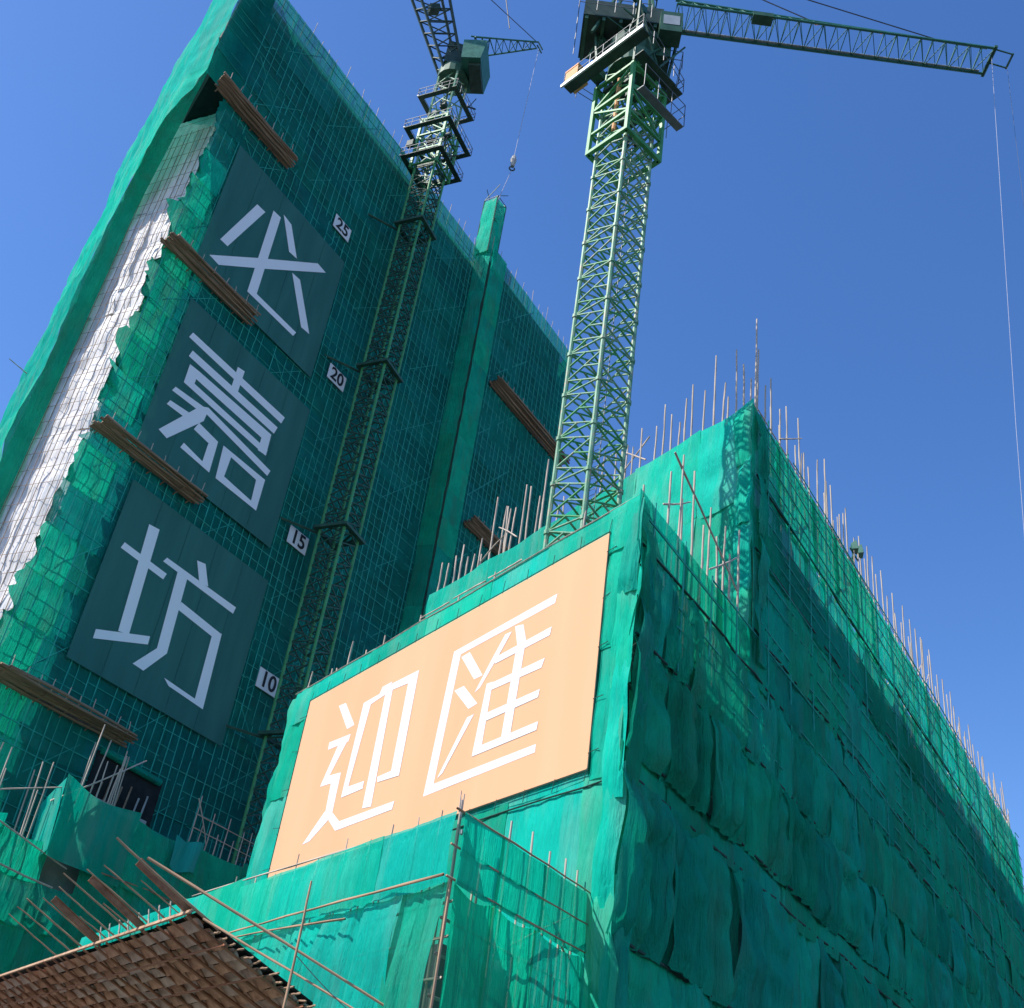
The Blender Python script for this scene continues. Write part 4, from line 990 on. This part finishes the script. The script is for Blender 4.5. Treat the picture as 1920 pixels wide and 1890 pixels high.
# nosing with sheave bracket at the jib tip
nb = MB(); jdir = (j1 - j0).normalized(); jsd = jdir.cross(UP)
nb.bar(j1 - jsd * .95, j1 + jsd * .95, .11, 5)
nb.bar(j1 + jsd * .75, j1 + jsd * .75 + jdir * .95 - UP * .25, .045, 4); nb.bar(j1 - jsd * .1, j1 - jsd * .1 + jdir * .95 - UP * .25, .045, 4)
nb.bar(j1 + jsd * .8 + jdir * .95 - UP * .25, j1 - jsd * .15 + jdir * .95 - UP * .25, .06, 5)
nb.build('jib_nose', M['steel_dark'], NC)
wk = MB(); wk.box((j0 + j1) / 2 - jsd * .80 + UP * .10, (j1 - j0) / 2 * .97, jsd * .13, UP * .02); wk.build('jib_walkway', M['grey_metal'], NC)
MB().box(j0.lerp(j1, .27) + jsd * .75 - UP * .12, jdir * .55, jsd * .3, UP * .16).build('trolley', M['steel_dark'], NC)
for t in (.45, .66): MB().bar(j0.lerp(j1, t) + jsd * .8, j0.lerp(j1, t) + UP * 1.2, .05, 4).build('jib_bracket', M['rust'], NC)
MB().bar(j0.lerp(j1, .87) + UP * 1.2, CC + jd * .2 + UP * 68, .035, 5).build('pendant_rope', M['rope'], NC)
MB().bar(j0.lerp(j1, .45) + UP * 1.4, CC + jd * .2 + UP * 68, .035, 5).build('pendant_rope', M['rope'], NC)
MB().bar(j1 + jsd * .3, V((21.95, 39.26, 36.0)), .014, 4).build('hoist_rope', M['line_pale'], NC)
MB().bar(V((21.95, 39.26, 36.0)), V((21.42, 42.3, 0.15)), .014, 4).build('hoist_rope', M['line_pale'], NC)
MB().bar(j1 + jdir * .95 - UP * .3, V((23.5, 38.6, 44.0)), .008, 4).build('tag_line', M['rope'], NC)
cr = thing('plywood_crate', CC + UP * 55, 'orange plywood crate on the near crane\'s left work platform', 'crate')
cc0 = CC + e2 * 2.0 - e1 * 2.2 + UP * 54.8
mb = MB(); mb.box(cc0 + UP * .55, e1 * .45, e2 * .42, UP * .52); mb.build('panel_box', M['crate'], cr)
mb = MB()
for k in (-1, 1): mb.box(cc0 + UP * (.55 + .44 * k), e1 * .475, e2 * .445, UP * .06)
mb.build('batten', M['crate'], cr)

# ---- far crane
FC = V((-14.6, 86.7, 0)); fv = V((-0.174, 0.985, 0)); fp = V((0.985, 0.174, 0))
g1 = (fp - fv * .75).normalized(); g2 = V((-g1.y, g1.x, 0)) * -1
FRC = thing('tower_crane', FC, 'far green tower crane whose dark mast climbs the front of the tower', 'crane', 'tower cranes')
hwf = 1.22
zs = [0.15]
while zs[-1] < 101: zs.append(min(zs[-1] + 4.2, 101.5))
for a, b in ((1, 1), (-1, 1), (-1, -1), (1, -1)):
    c0 = FC + g1 * hwf * a + g2 * hwf * b; lg = MB(); lg.bar(c0 + UP * zs[0], c0 + UP * zs[-1], .14, 6)
    lg.build('mast_leg', M['steel_green'], FRC)
bm = MB()
for z, z1 in zip(zs, zs[1:]):
    br = []; lattice_section(MB(), br, FC, g1, g2, hwf, z, z1, .1, .05, 4)
    for a, b in br: bm.bar(a, b, .07, 4)
lc = FC - g1 * .5
for k in range(330): bm.bar(lc - g2 * .25 + UP * (.5 + k * .3), lc + g2 * .25 + UP * (.5 + k * .3), .03, 4)
bm.build('mast_lacing', M['steel_dark'], FRC, 'stuff')
# ties to the tower
for h in (34.0, 53.3, 72.0, 92.0):
    t_ = MB(); deck(t_, FC, g1, g2, hwf + .5, hwf + .5, h, hwf + .12, .14)
    for s in (-1, 1): t_.bar(FC + g1 * s * 1.4 + UP * h, TW(-.5 + s * 4.0, h, -.5), .12, 5)
    t_.build('wall_tie', M['steel_dark'], FRC)
# collar, stacked platforms, machinery
cg = MB()
for a, b in ((1, 1), (-1, 1), (-1, -1), (1, -1)): cg.box(FC + g1 * 1.6 * a + g2 * 1.6 * b + UP * 105, g1 * .14, g2 * .14, UP * 4.2)
corf = [FC + g1 * 1.6 * a + g2 * 1.6 * b for a, b in ((1, 1), (-1, 1), (-1, -1), (1, -1))]
for i in range(4):
    for zz in (101.2, 103.6, 106.2, 109.0): cg.bar(corf[i] + UP * zz, corf[(i + 1) % 4] + UP * zz, .14, 4)
    cg.bar(corf[i] + UP * 101.2, corf[(i + 1) % 4] + UP * 106.2, .09, 4); cg.bar(corf[i] + UP * 106.2, corf[(i + 1) % 4] + UP * 109, .09, 4)
cg.build('climbing_cage', M['steel_green'], FRC)
leg = MB(); br = []
lattice_section(leg, br, FC, g1, g2, hwf, 101.4, 118.0, .15, .07, 8, 5)
for a, b in br: leg.bar(a, b, .07, 4)
leg.build('mast_head', M['steel_pale'], FRC)
for zz, ex_ in ((102.0, 2.6), (106.6, 2.9), (112.6, 2.5)):
    dk = MB(); deck(dk, FC, g1, g2, ex_, ex_, zz, ex_ - .55, .05); dko = dk.build('work_platform', M['machine'], FRC)
    rl = MB(); railing(rl, [FC + g1 * ex_ * a + g2 * ex_ * b + UP * zz for a, b in ((1, 1), (-1, 1), (-1, -1), (1, -1))], 1.3, True, .035); rl.build('railing', M['rail'], dko)
    MB().bar(FC - g1 * ex_ + g2 * ex_ + UP * (zz + .15), FC - g1 * ex_ - g2 * ex_ + UP * (zz + .15), .12, 4).build('toe_beam', M['grey_metal'], dko)
cl = MB(); rr = random.Random(11)
for k in range(26):
    a = FC + g1 * rr.uniform(-2.2, 2.2) + g2 * rr.uniform(-2.2, 2.2) + UP * rr.uniform(101.5, 114)
    if k % 3: cl.bar(a, a + g1 * rr.uniform(-1.6, 1.6) + g2 * rr.uniform(-1.6, 1.6) + UP * rr.uniform(.2, 2.4), rr.uniform(.05, .11), 4)
    else: cl.box(a, g1 * rr.uniform(.15, .5), g2 * rr.uniform(.15, .5), UP * rr.uniform(.1, .5))
cl.build('climbing_gear', M['machine'], FRC, 'stuff')
MB().bar(FC + UP * 117.5, FC + UP * 119.0, 1.9, 18).build('slewing_ring', M['steel_dark'], FRC)
# slung machine house to the right of the slewing ring
mh = FC + fp * 2.2 + fv * -1.2 + UP * 119.6
fa = (fp * .95 - fv * .30).normalized(); fb = V((-fa.y, fa.x, 0))
MB().hexa([mh - fa * 1.25 - fb * 2.6 - UP * 1.5, mh + fa * 1.05 - fb * 2.6 - UP * 1.5, mh + fa * 1.05 + fb * 2.4 - UP * 1.5, mh - fa * 1.25 + fb * 2.4 - UP * 1.5,
           mh - fa * 1.4 - fb * 2.6 + UP * 1.9, mh + fa * 1.4 - fb * 2.6 + UP * 1.9, mh + fa * 1.4 + fb * 2.4 + UP * 1.9, mh - fa * 1.4 + fb * 2.4 + UP * 1.9]).build('machine_house', M['steel_teal'], FRC)
MB().box(mh + fa * .3 - UP * 1.75, fa * .7, fb * 1.9, UP * .24).build('house_underframe', M['machine'], FRC)
MB().box(FC + UP * 121, fp * 1.6, fv * 1.5, UP * 2.0).build('turntable', M['machine'], FRC)
fj0 = FC + fp * 1.6 + UP * 125.2; fj1 = FC + fp * 9.0 - fv * 1.0 + UP * 128.0
jib(FRC, fj0, fj1, 2.9, .9, 2.2, .6, 9, M['steel_teal'], .10, .05, 'jib')
nb = MB(); nb.bar(fj1, fj1 + fp * .7 - UP * 1.3, .09, 4); nb.bar(fj1 - fv * .5, fj1 - fv * .5 + fp * .7 - UP * 1.3, .09, 4); nb.build('jib_nose', M['steel_dark'], FRC)
# big latticed boom leaning up and towards the left
b0 = FC + UP * 118.5 - fp * .2; b1 = FC - fp * 9.2 - fv * 4 + UP * 138
bm = MB(); bd = (b1 - b0).normalized(); bs = bd.cross(fv).normalized(); bt = bs.cross(bd)
for a, b in ((1, 1), (-1, 1), (-1, -1), (1, -1)):
    bm.bar(b0 + bs * 1.1 * a + bt * .9 * b, b1 + bs * 2.6 * a + bt * 1.5 * b, .20, 5)
LB = (b1 - b0).length
for k in range(12):
    t0, t1 = k / 12, (k + 1) / 12
    w_ = lambda t: 1.1 + 1.5 * t
    v_ = lambda t: .9 + .6 * t
    for s in (-1, 1):
        bm.bar(b0 + bd * LB * t0 + bs * w_(t0) * s - bt * v_(t0), b0 + bd * LB * t1 + bs * w_(t1) * s + bt * v_(t1), .08, 4)
        bm.bar(b0 + bd * LB * t0 + bs * w_(t0) * s - bt * v_(t0) * s, b0 + bd * LB * t1 - bs * w_(t1) * s - bt * v_(t1) * s, .08, 4)
        bm.bar(b0 + bd * LB * t0 - bs * w_(t0) + bt * v_(t0) * s, b0 + bd * LB * t0 + bs * w_(t0) + bt * v_(t0) * s, .08, 4)
    bm.box(b0 + bd * LB * (t0 + .04), bs * w_(t0) * random.uniform(.3, .7), bd * .3, bt * v_(t0) * .6) if k > 3 and k % 2 else None
bm.build('boom', M['machine'], FRC)
MB().bar(b1 + fp * 1.0, fj1 + UP * .5, .05, 4).build('pendant_rope', M['rope'], FRC)
MB().bar(FC + fp * 4.0 + UP * 137, FC + fp * 5.3 + UP * 131, .07, 4).build('hanging_line', M['rope'], FRC)
hk = V((math.sin(R_(-3.78)) * 86.4, math.cos(R_(-3.78)) * 86.4, 0))
HB = thing('hook_block', hk + UP * 103.8, 'small dark hook block hanging alone in the sky beside the netted shaft head', 'hook')
mb = MB(); mb.bar(hk + UP * 103.8, hk + UP * 104.9, .22, 8, .36); mb.bar(hk + UP * 104.9, hk + UP * 105.6, .36, 8, .18); mb.build('block', M['slab'], HB)
mb = MB()
for k in range(7):
    a0 = math.pi * 1.4 * k / 7 - .6; a1 = math.pi * 1.4 * (k + 1) / 7 - .6
    mb.bar(hk + UP * 103.45 + fp * .3 * math.cos(a0) - UP * .3 * math.sin(a0), hk + UP * 103.45 + fp * .3 * math.cos(a1) - UP * .3 * math.sin(a1), .09, 5)
mb.build('hook', M['machine'], HB)
MB().bar(fj1 + fp * .3 - UP * .2, hk + UP * 105.5, .03, 4).build('hoist_rope', M['line_pale'], FRC)
MB().bar(hk + UP * 103.2, hk + UP * 97.5 - fp * .9, .035, 4).build('sling', M['line_pale'], HB)

# ================================================================== FLOODLIGHT CLUSTER ON THE LONG ROOF
FL = thing('floodlight', R3(.6, 26.6, 36), 'green floodlight frame clamped among the poles on the long right parapet', 'floodlight')
mb = MB(); c0 = R3(.4, 26.6, 37.6)
mb.bar(R3(.4, 26.2, 34.5), c0, .06, 5); mb.bar(c0 - B * .6, c0 + B * .9, .05, 5); mb.bar(c0 - B * .7 - UP * .9, c0 + B * .2, .05, 5); mb.build('bracket', M['steel_dark'], FL)
for k, off in enumerate((-.3, .75)):
    p = c0 + B * off + UP * (.15 + .35 * k); dd = (nB + B * .4 + UP * .2).normalized(); sx = dd.cross(UP).normalized(); sy = sx.cross(dd)
    ho = MB().hexa([p - sx * .22 - sy * .18, p + sx * .22 - sy * .18, p + sx * .22 + sy * .18, p - sx * .22 + sy * .18,
                    p + dd * .3 - sx * .36 - sy * .28, p + dd * .3 + sx * .36 - sy * .28, p + dd * .3 + sx * .36 + sy * .28, p + dd * .3 - sx * .36 + sy * .28]).build('lamp_housing', M['steel_teal'], FL)
    MB().box(p + dd * .312, sx * .32, sy * .25, dd * .008).build('lamp_lens', M['lamp_glass'], ho)
